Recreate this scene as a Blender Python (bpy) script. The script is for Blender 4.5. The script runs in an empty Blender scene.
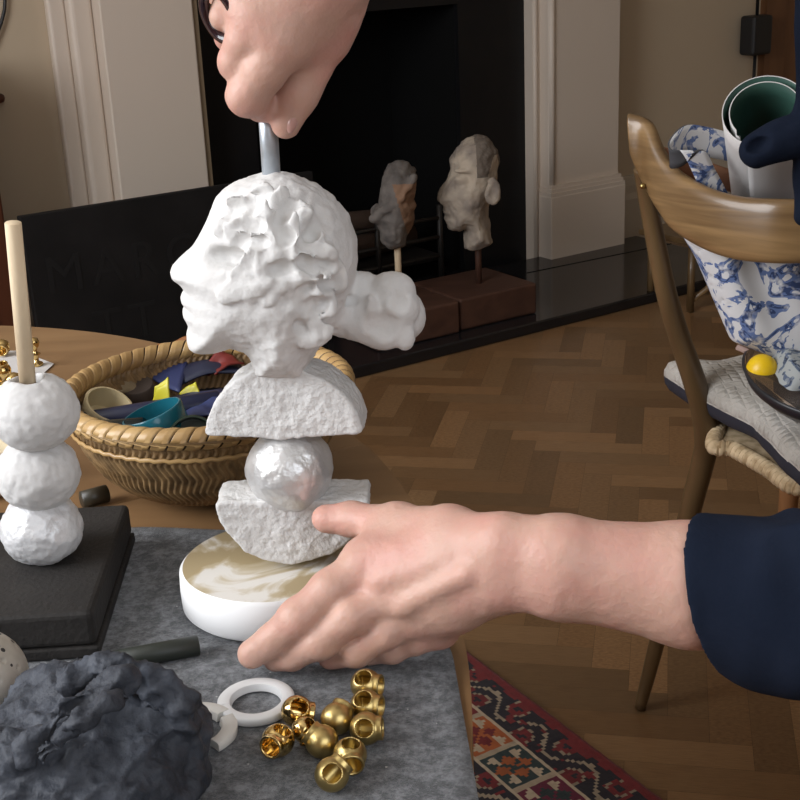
import bpy, bmesh, math, random
import numpy as np
from mathutils import Vector, Matrix

# ------------------------------------------------------------------ camera, world, light, exposure
SC = bpy.context.scene
COL = SC.collection
FPX = 1300.0                       # focal length in pixels of the 800 px frame
PITCH, ROLL, EYE = math.radians(20), math.radians(2.6), 1.07
_fw = np.array([0, math.cos(PITCH), -math.sin(PITCH)])
_u0 = np.array([0, math.sin(PITCH), math.cos(PITCH)])
_r0 = np.array([1.0, 0, 0])
_rt = _r0 * math.cos(ROLL) - _u0 * math.sin(ROLL)
_up = _u0 * math.cos(ROLL) + _r0 * math.sin(ROLL)
cam_d = bpy.data.cameras.new('camera'); cam = bpy.data.objects.new('camera', cam_d); COL.objects.link(cam)
cam_d.sensor_fit = 'HORIZONTAL'; cam_d.sensor_width = 36; cam_d.lens = 36 * FPX / 800; cam_d.clip_start = .02
cam.matrix_world = Matrix(((_rt[0], _up[0], -_fw[0], 0), (_rt[1], _up[1], -_fw[1], 0), (_rt[2], _up[2], -_fw[2], EYE), (0, 0, 0, 1)))
SC.camera = cam
SC.view_settings.view_transform = 'Standard'; SC.view_settings.look = 'None'
SC.view_settings.gamma = 1; SC.view_settings.use_curve_mapping = False
SC.view_settings.exposure = 0.22
wd = bpy.data.worlds.new('world'); SC.world = wd; wd.use_nodes = True
wd.node_tree.nodes['Background'].inputs[0].default_value = (.75, .85, 1, 1)
wd.node_tree.nodes['Background'].inputs[1].default_value = 1.0

# room frame: s runs along the fireplace wall, o comes out of it
RA = math.radians(33)
RT = np.array([math.cos(RA), math.sin(RA), 0]); RN = np.array([math.sin(RA), -math.cos(RA), 0]); RP = np.array([.516, 4.135, 0])
def W(s, o, z=0): return RP + RT * s + RN * o + np.array([0, 0, z])

def area(name, loc, aim, sx, sy, power, color):
    l = bpy.data.lights.new(name, 'AREA'); l.shape = 'RECTANGLE'; l.size = sx; l.size_y = sy; l.energy = power; l.color = color
    o = bpy.data.objects.new(name, l); COL.objects.link(o); o.location = loc
    o.rotation_euler = (Vector(aim) - Vector(loc)).to_track_quat('-Z', 'Z').to_euler()
    o['kind'] = 'helper'
    return o
S_L, S_R, O_F, CEIL = -4.05, 1.9, 4.4, 2.7      # room limits
area('window_daylight', W(S_L + .06, 1.95, 1.65), W(0, 2.15, 1.15), 1.5, 1.45, 52, (.97, .98, 1))
area('bay_fill', W(-2.6, O_F - .06, 1.7), W(-2.6, 0, 1.3), 1.5, 1.3, 9, (.95, .97, 1))  # added fill from the camera side, no known window behind it

# ------------------------------------------------------------------ pixel helpers (point on a ray at a real depth)
E0 = np.array([0, 0, EYE])
def ray(x, y): return _fw + _rt * (x - 400) / FPX + _up * (400 - y) / FPX
def Py(x, y, Y): d = ray(x, y); return E0 + d * (Y / d[1])
def Pz(x, y, z): d = ray(x, y); return E0 + d * ((z - EYE) / d[2])
def Ppl(x, y, p0, n): d = ray(x, y); n = np.array(n, float); return E0 + d * (((np.array(p0) - E0) @ n) / (d @ n))
def px(n, Y=.7): return n * (Y * 1.06 + .02) / FPX

# ------------------------------------------------------------------ noise
def _hash(ix, iy, iz, seed):
    h = (ix.astype(np.int64) * 374761393 + iy.astype(np.int64) * 668265263 + iz.astype(np.int64) * 2147483647 + seed * 974634777) & 0xffffffff
    h = ((h ^ (h >> 13)) * 1274126177) & 0xffffffff
    return ((h ^ (h >> 16)) & 0xffff) / 32767.5 - 1
def noise(p, scale, seed=0):
    q = np.asarray(p) * scale; i = np.floor(q).astype(np.int64); f = q - i; f = f * f * (3 - 2 * f)
    r = 0
    for dx in (0, 1):
        wx = f[..., 0] if dx else 1 - f[..., 0]
        for dy in (0, 1):
            wy = f[..., 1] if dy else 1 - f[..., 1]
            for dz in (0, 1):
                wz = f[..., 2] if dz else 1 - f[..., 2]
                r = r + wx * wy * wz * _hash(i[..., 0] + dx, i[..., 1] + dy, i[..., 2] + dz, seed)
    return r
def fbm(p, scale, octs=3, seed=0):
    r = 0; a = 1
    for k in range(octs): r = r + a * noise(p, scale * 2 ** k, seed + k * 7); a *= .5
    return r

# ------------------------------------------------------------------ distance fields and surface nets
def smin(a, b, k):
    if k <= 0: return np.minimum(a, b)
    h = np.clip(.5 + .5 * (b - a) / k, 0, 1); return b * (1 - h) + a * h - k * h * (1 - h)
def cone(P, a, b, ra, rb):
    a = np.array(a); b = np.array(b); ab = b - a; h = np.clip(((P - a) @ ab) / max(ab @ ab, 1e-12), 0, 1)
    return np.linalg.norm(P - a - h[..., None] * ab, axis=-1) - (ra + (rb - ra) * h)
def ell(P, c, r, R=None):
    q = P - np.array(c)
    if R is not None: q = q @ R            # columns of R = axes
    r = np.array(r); k0 = np.linalg.norm(q / r, axis=-1); k1 = np.linalg.norm(q / (r * r), axis=-1) + 1e-9
    return k0 * (k0 - 1) / k1
def poly2(U, V, pts):
    pts = np.array(pts); n = len(pts); d = np.full(U.shape, 1e9); s = np.ones(U.shape)
    for i in range(n):
        a = pts[i]; b = pts[i - 1]; ex, ey = b - a; wx = U - a[0]; wy = V - a[1]
        t = np.clip((wx * ex + wy * ey) / (ex * ex + ey * ey + 1e-12), 0, 1)
        d = np.minimum(d, (wx - ex * t) ** 2 + (wy - ey * t) ** 2)
        c1 = V >= a[1]; c2 = V < b[1]; c3 = ex * wy > ey * wx
        s = np.where((c1 & c2 & c3) | (~c1 & ~c2 & ~c3), -s, s)
    return s * np.sqrt(d)
def surf(fn, lo, hi, h):
    lo = np.array(lo) - 2 * h; hi = np.array(hi) + 2 * h
    ax = [np.arange(lo[k], hi[k] + h, h) for k in range(3)]
    G = np.stack(np.meshgrid(*ax, indexing='ij'), -1)
    F = fn(G).astype(np.float64)
    ins = F < 0; n = F.shape
    cs = [(i, j, k) for i in (0, 1) for j in (0, 1) for k in (0, 1)]
    sl = lambda A, c: A[c[0]:n[0] - 1 + c[0], c[1]:n[1] - 1 + c[1], c[2]:n[2] - 1 + c[2]]
    cnt = sum(sl(ins, c).astype(np.int8) for c in cs)
    act = (cnt > 0) & (cnt < 8); idx = np.full(act.shape, -1, np.int64); I = np.argwhere(act); idx[act] = np.arange(len(I))
    acc = np.zeros((len(I), 3)); num = np.zeros(len(I))
    val = {c: F[I[:, 0] + c[0], I[:, 1] + c[1], I[:, 2] + c[2]] for c in cs}
    for c in cs:
        for d in range(3):
            if c[d]: continue
            e = list(c); e[d] = 1; e = tuple(e); a, b = val[c], val[e]
            m = (a < 0) != (b < 0); t = np.where(m, a / np.where(m, a - b, 1), 0)
            p = np.tile(np.array(c, float), (len(I), 1)); p[:, d] += t
            acc[m] += p[m]; num[m] += 1
    V = lo + (I + acc / num[:, None]) * h
    Q = []
    for d in range(3):
        a = ins.take(range(n[d] - 1), d); b = ins.take(range(1, n[d]), d)
        X = np.argwhere(a != b); u, v = (d + 1) % 3, (d + 2) % 3
        X = X[(X[:, u] > 0) & (X[:, v] > 0) & (X[:, u] < n[u] - 1) & (X[:, v] < n[v] - 1)]
        fl = a[X[:, 0], X[:, 1], X[:, 2]]
        def at(du, dv):
            Y = X.copy(); Y[:, u] -= du; Y[:, v] -= dv; return idx[Y[:, 0], Y[:, 1], Y[:, 2]]
        q = np.stack([at(1, 1), at(0, 1), at(0, 0), at(1, 0)], 1); q[~fl] = q[~fl][:, ::-1]; Q.append(q)
    return V, np.concatenate(Q)
def normals(V, Q):
    N = np.zeros_like(V); fn = np.cross(V[Q[:, 2]] - V[Q[:, 0]], V[Q[:, 3]] - V[Q[:, 1]])
    for k in range(4): np.add.at(N, Q[:, k], fn)
    return N / (np.linalg.norm(N, axis=1)[:, None] + 1e-12)
def relax(V, Q, n=1, f=.5):
    for _ in range(n):
        A = np.zeros_like(V); C = np.zeros(len(V))
        for k in range(4):
            for j in (1, 3): np.add.at(A, Q[:, k], V[Q[:, (k + j) % 4]]); np.add.at(C, Q[:, k], 1)
        V = V * (1 - f) + f * A / np.maximum(C, 1)[:, None]
    return V
def rough(V, Q, amps, seed=0):                  # displaces along the normal: amps = [(scale, amplitude, octaves), ...]
    N = normals(V, Q)
    for k, (sc, am, oc) in enumerate(amps): V = V + N * (am * fbm(V, sc, oc, seed + 31 * k))[:, None]
    return V

# ------------------------------------------------------------------ object helpers
def obj(name, V, F, mat, parent=None, smooth=True, mats=None, fmat=None):
    me = bpy.data.meshes.new(name)
    V = np.asarray(V, float); me.from_pydata(V.tolist(), [], [tuple(int(i) for i in f) for f in F]); me.update()
    for m in (mats or [mat]): me.materials.append(m)
    if fmat is not None: me.polygons.foreach_set('material_index', fmat)
    me.polygons.foreach_set('use_smooth', [bool(smooth)] * len(me.polygons))
    o = bpy.data.objects.new(name, me); COL.objects.link(o)
    if parent is not None:
        o.parent = parent; o.matrix_parent_inverse = Matrix.Translation(-parent.location) if parent.type == 'EMPTY' or parent.parent is None else Matrix()
        o.matrix_parent_inverse = parent_world(parent).inverted()
    return o
def parent_world(p):
    m = Matrix.LocRotScale(p.location, p.rotation_euler, p.scale)
    return parent_world(p.parent) @ p.matrix_parent_inverse @ m if p.parent else m
def thing(name, label, cat, loc=(0, 0, 0), group=None, rot=(0, 0, 0)):
    o = bpy.data.objects.new(name, None); COL.objects.link(o); o.location = tuple(loc); o.rotation_euler = rot
    o.empty_display_size = .02; o['label'] = label; o['category'] = cat
    if group: o['group'] = group
    return o
def tag(o, label, cat, group=None, kind=None):
    o['label'] = label; o['category'] = cat
    if group: o['group'] = group
    if kind: o['kind'] = kind
    return o
def struct(o): o['kind'] = 'structure'; return o
def copy_tree(o, parent=None):
    c = o.copy(); COL.objects.link(c)
    if parent is not None: c.parent = parent
    for ch in list(o.children): copy_tree(ch, c)
    return c
class MB:
    def __init__(s): s.v = []; s.f = []; s.m = []; s.cur = 0
    def add(s, V, F):
        b = len(s.v); s.v += [tuple(map(float, p)) for p in V]; s.f += [tuple(int(i) + b for i in f) for f in F]; s.m += [s.cur] * len(F); return s
    def build(s, name, mat, parent=None, smooth=True, mats=None):
        return obj(name, s.v, s.f, mat, parent, smooth, mats, s.m if mats else None)
def tube_vf(pts, rad, seg=14, cap=True, closed=False, sec=None):
    pts = [np.array(p, float) for p in pts]; n = len(pts)
    rad = [rad] * n if np.isscalar(rad) else list(rad)
    V = []; F = []; up = None
    for i in range(n):
        a = pts[i - 1] if (i > 0 or closed) else pts[i]; b = pts[(i + 1) % n] if (i < n - 1 or closed) else pts[i]
        t = b - a; t /= np.linalg.norm(t) + 1e-12
        if up is None: up = np.array([0, 0, 1.]) if abs(t[2]) < .9 else np.array([1., 0, 0])
        u = up - t * (up @ t); u /= np.linalg.norm(u); up = u; w = np.cross(t, u)
        for k in range(seg):
            g = 2 * math.pi * k / seg; su, sw = (1, 1) if sec is None else sec
            V.append(pts[i] + rad[i] * (math.cos(g) * u * su + math.sin(g) * w * sw))
    m = n if closed else n - 1
    for i in range(m):
        for k in range(seg):
            a = i * seg + k; b = i * seg + (k + 1) % seg; c = ((i + 1) % n) * seg
            F.append((a, b, c + (k + 1) % seg, c + k))
    if cap and not closed:
        F.append(tuple(range(seg))[::-1]); F.append(tuple((n - 1) * seg + k for k in range(seg)))
    return V, F
def spline(pts, n=8, closed=False):
    pts = [np.array(p, float) for p in pts]; out = []; N = len(pts); rng = range(N if closed else N - 1)
    g = (lambda i: pts[i % N]) if closed else (lambda i: pts[min(max(i, 0), N - 1)])
    for i in rng:
        p0, p1, p2, p3 = g(i - 1), g(i), g(i + 1), g(i + 2)
        for k in range(n):
            t = k / n; out.append(.5 * ((2 * p1) + (-p0 + p2) * t + (2 * p0 - 5 * p1 + 4 * p2 - p3) * t * t + (-p0 + 3 * p1 - 3 * p2 + p3) * t ** 3))
    if not closed: out.append(pts[-1])
    return out
def lathe_vf(prof, seg=48, c=(0, 0, 0), R=None, closed_prof=False):
    V = []; F = []; n = len(prof); c = np.array(c, float)
    for r, z in prof:
        for k in range(seg):
            g = 2 * math.pi * k / seg; p = np.array([r * math.cos(g), r * math.sin(g), z]); V.append(c + (R @ p if R is not None else p))
    for i in range(n if closed_prof else n - 1):
        for k in range(seg):
            j = (i + 1) % n; F.append((i * seg + k, i * seg + (k + 1) % seg, j * seg + (k + 1) % seg, j * seg + k))
    if not closed_prof:
        if prof[0][0] > 1e-5: F.append(tuple(range(seg))[::-1])
        if prof[-1][0] > 1e-5: F.append(tuple((n - 1) * seg + k for k in range(seg)))
    return V, F
def prism_vf(poly, depth, org, eu, ev, ew):     # polygon in (eu, ev), extruded along ew by depth
    org, eu, ev, ew = map(lambda q: np.array(q, float), (org, eu, ev, ew)); n = len(poly)
    V = [org + eu * a + ev * b for a, b in poly] + [org + eu * a + ev * b + ew * depth for a, b in poly]
    return V, [tuple(range(n))[::-1], tuple(range(n, 2 * n))] + [(i, (i + 1) % n, n + (i + 1) % n, n + i) for i in range(n)]
def bevel(o, w, seg=2):
    m = o.modifiers.new('bevel', 'BEVEL'); m.width = w; m.segments = seg; m.limit_method = 'ANGLE'; m.angle_limit = .6
    return o
def box_vf(c, s, eu=(1, 0, 0), ev=(0, 1, 0)):
    eu = np.array(eu, float); ev = np.array(ev, float); ew = np.cross(eu, ev); c = np.array(c, float)
    V = [c + eu * (i * s[0] / 2) + ev * (j * s[1] / 2) + ew * (k * s[2] / 2) for k in (-1, 1) for i, j in ((-1, -1), (1, -1), (1, 1), (-1, 1))]
    return V, [(3, 2, 1, 0), (4, 5, 6, 7), (0, 1, 5, 4), (1, 2, 6, 5), (2, 3, 7, 6), (3, 0, 4, 7)]
def wbox(s0, s1, o0, o1, z0, z1):               # box in the room frame
    return box_vf(W((s0 + s1) / 2, (o0 + o1) / 2, (z0 + z1) / 2), (abs(s1 - s0), abs(o1 - o0), z1 - z0), RT, -RN)
def sheet(name, grid, th, mat, parent=None, mats=None):    # thickened grid of points [i][j]
    G = np.array(grid, float); a, b = G.shape[:2]; V = G.reshape(-1, 3); F = [(i * b + j, i * b + j + 1, (i + 1) * b + j + 1, (i + 1) * b + j) for i in range(a - 1) for j in range(b - 1)]
    o = obj(name, V, F, mat, parent, True, mats); m = o.modifiers.new('thickness', 'SOLIDIFY'); m.thickness = th; m.offset = 0
    if mats: m.material_offset = 1; m.material_offset_rim = 0
    return o

# ------------------------------------------------------------------ materials
def mat(name, color, rough=.6, metal=0, bump=None, var=None, sss=0, coat=0, spec=.5, sheen=0):
    """bump=(scale, strength, distance); var=(scale, second colour, low, high)"""
    m = bpy.data.materials.new(name); m.use_nodes = True; nt = m.node_tree; b = nt.nodes['Principled BSDF']; L = nt.links
    b.inputs['Base Color'].default_value = (*color, 1); b.inputs['Roughness'].default_value = rough; b.inputs['Metallic'].default_value = metal
    b.inputs['Specular IOR Level'].default_value = spec; b.inputs['Coat Weight'].default_value = coat; b.inputs['Sheen Weight'].default_value = sheen
    if sss: b.inputs['Subsurface Weight'].default_value = sss; b.inputs['Subsurface Radius'].default_value = (.008, .0035, .002); b.inputs['Subsurface Scale'].default_value = 1
    tc = nt.nodes.new('ShaderNodeTexCoord')
    if var:
        n = nt.nodes.new('ShaderNodeTexNoise'); n.inputs['Scale'].default_value = var[0]; n.inputs['Detail'].default_value = 5; L.new(tc.outputs['Object'], n.inputs['Vector'])
        r = nt.nodes.new('ShaderNodeValToRGB'); r.color_ramp.elements[0].position = var[2]; r.color_ramp.elements[1].position = var[3]
        r.color_ramp.elements[0].color = (*color, 1); r.color_ramp.elements[1].color = (*var[1], 1); L.new(n.outputs['Fac'], r.inputs['Fac']); L.new(r.outputs['Color'], b.inputs['Base Color'])
    if bump:
        n = nt.nodes.new('ShaderNodeTexNoise'); n.inputs['Scale'].default_value = bump[0]; n.inputs['Detail'].default_value = 6; L.new(tc.outputs['Object'], n.inputs['Vector'])
        u = nt.nodes.new('ShaderNodeBump'); u.inputs['Strength'].default_value = bump[1]; u.inputs['Distance'].default_value = bump[2]; L.new(n.outputs['Fac'], u.inputs['Height']); L.new(u.outputs['Normal'], b.inputs['Normal'])
    return m
def wood(name, c1, c2, scale=(3, 60, 60), rough=.45, coat=0, uv=False, attr=None, spec=.5):
    m = bpy.data.materials.new(name); m.use_nodes = True; nt = m.node_tree; b = nt.nodes['Principled BSDF']; L = nt.links; N = nt.nodes.new
    tc = N('ShaderNodeTexCoord'); mp = N('ShaderNodeMapping'); mp.inputs['Scale'].default_value = scale
    L.new(tc.outputs['UV' if uv else 'Object'], mp.inputs['Vector'])
    n = N('ShaderNodeTexNoise'); n.inputs['Scale'].default_value = 1; n.inputs['Detail'].default_value = 6; n.inputs['Distortion'].default_value = .6; L.new(mp.outputs['Vector'], n.inputs['Vector'])
    r = N('ShaderNodeValToRGB'); r.color_ramp.elements[0].position = .3; r.color_ramp.elements[1].position = .7; r.color_ramp.elements[0].color = (*c1, 1); r.color_ramp.elements[1].color = (*c2, 1)
    L.new(n.outputs['Fac'], r.inputs['Fac']); out = r.outputs['Color']
    if attr:
        a = N('ShaderNodeAttribute'); a.attribute_name = attr; x = N('ShaderNodeMix'); x.data_type = 'RGBA'; x.blend_type = 'MULTIPLY'; x.inputs['Factor'].default_value = 1
        L.new(out, x.inputs['A']); L.new(a.outputs['Color'], x.inputs['B']); out = x.outputs['Result']
    L.new(out, b.inputs['Base Color']); b.inputs['Roughness'].default_value = rough; b.inputs['Coat Weight'].default_value = coat; b.inputs['Specular IOR Level'].default_value = spec
    u = N('ShaderNodeBump'); u.inputs['Strength'].default_value = .12; u.inputs['Distance'].default_value = .002; L.new(n.outputs['Fac'], u.inputs['Height']); L.new(u.outputs['Normal'], b.inputs['Normal'])
    return m
def floral(name, white, blue, dark, scale=28):
    m = bpy.data.materials.new(name); m.use_nodes = True; nt = m.node_tree; b = nt.nodes['Principled BSDF']; L = nt.links; N = nt.nodes.new
    tc = N('ShaderNodeTexCoord')
    n = N('ShaderNodeTexNoise'); n.inputs['Scale'].default_value = scale; n.inputs['Detail'].default_value = 3; n.inputs['Distortion'].default_value = 2.2; L.new(tc.outputs['Object'], n.inputs['Vector'])
    r = N('ShaderNodeValToRGB'); r.color_ramp.interpolation = 'CONSTANT'; e = r.color_ramp.elements
    e[0].position = 0; e[0].color = (*white, 1); e[1].position = .515; e[1].color = (*blue, 1)
    for p, c in ((.585, dark), (.63, blue), (.665, white)): k = e.new(p); k.color = (*c, 1)
    L.new(n.outputs['Fac'], r.inputs['Fac'])
    w = N('ShaderNodeTexNoise'); w.inputs['Scale'].default_value = scale * 5; L.new(tc.outputs['Object'], w.inputs['Vector'])
    x = N('ShaderNodeMix'); x.data_type = 'RGBA'; x.inputs['B'].default_value = (*white, 1); L.new(r.outputs['Color'], x.inputs['A'])
    k = N('ShaderNodeMapRange'); k.inputs['From Min'].default_value = .5; k.inputs['From Max'].default_value = .75; L.new(w.outputs['Fac'], k.inputs['Value']); L.new(k.outputs['Result'], x.inputs['Factor'])
    L.new(x.outputs['Result'], b.inputs['Base Color']); b.inputs['Roughness'].default_value = .8
    return m
def attr_mat(name, attr, rough=.9, bump=None, sheen=0):
    m = mat(name, (.5, .5, .5), rough, bump=bump, sheen=sheen); a = m.node_tree.nodes.new('ShaderNodeAttribute'); a.attribute_name = attr
    m.node_tree.links.new(a.outputs['Color'], m.node_tree.nodes['Principled BSDF'].inputs['Base Color']); return m

M = {}
M['wall'] = mat('wall_paint', (.50, .40, .285), .85, bump=(60, .1, .002))
M['ceil'] = mat('ceiling_paint', (.75, .72, .66), .9)
M['surround'] = mat('surround_paint', (.66, .565, .475), .5, bump=(30, .05, .002))
M['surround_edge'] = mat('slip_timber', (.22, .16, .10), .5)
M['skirt'] = mat('skirting_paint', (.42, .36, .285), .5)
M['slate'] = mat('black_slate', (.008, .008, .009), .3, var=(4, (.013, .012, .012), .4, .7), bump=(8, .05, .002), spec=.25)
M['hearth'] = mat('polished_black_hearth', (.012, .012, .014), .12, bump=(3, .03, .002))
M['soot'] = mat('soot', (.006, .006, .006), .9, spec=.1)
M['iron'] = mat('cast_iron', (.03, .026, .024), .5, metal=.3)
M['board'] = mat('black_board', (.008, .0075, .0075), .7, var=(9, (.013, .012, .012), .4, .7), bump=(40, .2, .002), spec=.2)
M['lettering'] = mat('faded_lettering', (.012, .0115, .0115), .7, spec=.2)
M['plaster'] = mat('white_plaster', (.70, .69, .675), .8, bump=(260, .6, .003), var=(60, (.62, .605, .59), .45, .75))
M['plaster_head'] = mat('modelled_white_plaster', (.71, .70, .685), .8, bump=(260, .32, .002), var=(50, (.62, .605, .59), .45, .75))
M['plaster_smooth'] = mat('smooth_white_plaster', (.86, .86, .86), .6, bump=(60, .1, .001))
M['silver'] = mat('silver_leaf_clay', (.73, .725, .72), .36, metal=.55, bump=(160, .5, .0022), var=(80, (.60, .595, .59), .4, .7))
M['pearl'] = mat('silvery_white_clay', (.72, .72, .73), .42, metal=.25, bump=(190, .5, .0018))
M['matteclay'] = mat('matte_white_clay', (.62, .61, .60), .8, bump=(90, .4, .0018), var=(40, (.60, .59, .58), .45, .75))
M['steel'] = mat('galvanised_rod', (.50, .55, .60), .38, metal=.6, bump=(160, .2, .0006), var=(120, (.40, .44, .48), .4, .7))
M['dowel'] = wood('pale_dowel', (.62, .47, .30), (.75, .61, .42), (120, 120, 6), .7)
M['felt'] = mat('grey_felt', (.050, .054, .061), .97, var=(150, (.215, .224, .24), .43, .61), bump=(420, .6, .003), sheen=.3)
_n = M['felt'].node_tree
for _k in _n.nodes:
    if _k.type == 'TEX_NOISE': _k.inputs['Detail'].default_value = 8; _k.inputs['Roughness'].default_value = .78
_b = _n.nodes['Principled BSDF']; _c = _b.inputs['Base Color'].links[0].from_socket; _v = _n.nodes.new('ShaderNodeTexVoronoi'); _v.inputs['Scale'].default_value = 95
_t = _n.nodes.new('ShaderNodeTexCoord'); _n.links.new(_t.outputs['Object'], _v.inputs['Vector']); _l = _n.nodes.new('ShaderNodeMath'); _l.operation = 'LESS_THAN'; _l.inputs[1].default_value = .055; _n.links.new(_v.outputs['Distance'], _l.inputs[0])
_m = _n.nodes.new('ShaderNodeMix'); _m.data_type = 'RGBA'; _m.inputs['B'].default_value = (.5, .5, .48, 1); _n.links.new(_c, _m.inputs['A']); _n.links.new(_l.outputs[0], _m.inputs['Factor']); _n.links.new(_m.outputs['Result'], _b.inputs['Base Color'])
M['blackwood'] = mat('black_painted_wood', (.018, .016, .015), .72, bump=(300, .6, .0012), var=(20, (.03, .027, .025), .4, .7), spec=.3)
M['darkclay'] = mat('dark_blue_grey_clay', (.030, .034, .044), .62, bump=(140, .8, .003), var=(45, (.075, .084, .105), .38, .72), spec=.35)
M['brass'] = mat('satin_brass', (.56, .42, .17), .34, metal=1, bump=(300, .08, .0005))
M['brass_shiny'] = mat('polished_brass', (.74, .53, .22), .14, metal=1)
M['nylon'] = mat('white_nylon', (.72, .72, .72), .4)
M['unfired'] = mat('unfired_white_clay', (.62, .60, .56), .8, bump=(200, .3, .001))
M['skin'] = mat('skin', (.57, .345, .27), .5, sss=.25, bump=(330, .35, .0012), var=(34, (.58, .285, .235), .42, .78))
M['nail'] = mat('nail', (.52, .29, .25), .3, coat=.3)
M['navy'] = mat('navy_jersey', (.008, .012, .024), .95, bump=(500, .3, .001), var=(20, (.012, .017, .032), .4, .7), spec=.1)
M['plum'] = mat('dark_plum_resin', (.018, .006, .010), .12, coat=.4)
M['table'] = wood('oiled_oak', (.19, .100, .040), (.29, .165, .072), (3, 22, 22), .55)
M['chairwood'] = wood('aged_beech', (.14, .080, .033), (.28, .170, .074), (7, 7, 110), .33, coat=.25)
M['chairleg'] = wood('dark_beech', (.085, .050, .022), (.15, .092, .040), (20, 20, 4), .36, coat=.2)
M['rope'] = mat('rush', (.74, .57, .36), .85, bump=(200, .3, .001), var=(60, (.36, .24, .12), .4, .7))
M['wicker'] = mat('split_bamboo', (.50, .32, .13), .42, var=(50, (.36, .21, .08), .38, .72), coat=.15)
M['wicker_dark'] = mat('bamboo_weave', (.30, .185, .08), .6, var=(90, (.15, .09, .038), .42, .62))
M['mahogany'] = wood('mahogany', (.055, .016, .008), (.10, .032, .014), (20, 20, 3), .4)
M['doorwood'] = wood('door_timber', (.11, .045, .018), (.17, .075, .03), (20, 20, 3), .4)
M['blockwood'] = wood('brown_block', (.055, .022, .013), (.085, .037, .022), (8, 30, 30), .6)
M['terracotta'] = mat('painted_clay_head', (.50, .42, .33), .8, var=(13, (.24, .20, .17), .40, .66), bump=(60, .5, .006))
M['greyclay'] = mat('grey_clay_scarf', (.17, .15, .135), .85, var=(20, (.08, .07, .065), .4, .7), bump=(60, .5, .006))
M['claybrown'] = mat('brown_clay_face', (.24, .14, .085), .8, bump=(60, .4, .006))
M['floral'] = floral('blue_floral_cotton', (.70, .70, .71), (.12, .18, .37), (.03, .055, .15), 21)
M['lining'] = mat('dark_lining', (.05, .05, .055), .9)
M['leather'] = mat('tan_leather', (.32, .15, .08), .6, bump=(80, .2, .002))
M['paper'] = mat('white_paper', (.62, .60, .59), .7)
M['greenpaper'] = mat('green_paper', (.03, .085, .065), .6)
M['cushion'] = mat('woven_white_cover', (.40, .37, .33), .95, var=(12, (.55, .52, .48), .35, .65))
_n = M['cushion'].node_tree; _w = _n.nodes.new('ShaderNodeTexVoronoi'); _w.distance = 'CHEBYCHEV'; _w.inputs['Scale'].default_value = 85; _w.inputs['Randomness'].default_value = .25
_b = _n.nodes.new('ShaderNodeBump'); _b.inputs['Strength'].default_value = .9; _b.inputs['Distance'].default_value = .006; _b.invert = True
_t = _n.nodes.new('ShaderNodeTexCoord'); _n.links.new(_t.outputs['Object'], _w.inputs['Vector']); _n.links.new(_w.outputs['Distance'], _b.inputs['Height']); _n.links.new(_b.outputs['Normal'], _n.nodes['Principled BSDF'].inputs['Normal'])
M['cushion_under'] = mat('dark_navy_ticking', (.026, .026, .04), .9, bump=(300, .3, .001))
M['bronze'] = mat('bronze_bowl', (.30, .18, .09), .35, metal=.15, coat=.4)
M['bowl_rim'] = mat('dark_bowl_rim', (.02, .02, .024), .35)
M['yellow'] = mat('reflected_yellow', (.90, .58, .01), .35)
M['black'] = mat('black_plastic', (.01, .01, .011), .5)
M['trousers'] = mat('charcoal_cotton', (.03, .032, .04), .9)
M['hair'] = mat('brown_hair', (.09, .05, .028), .5, bump=(150, .5, .004))
M['stoolwood'] = wood('orange_pine', (.26, .115, .045), (.36, .17, .07), (20, 20, 4), .5)

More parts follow.
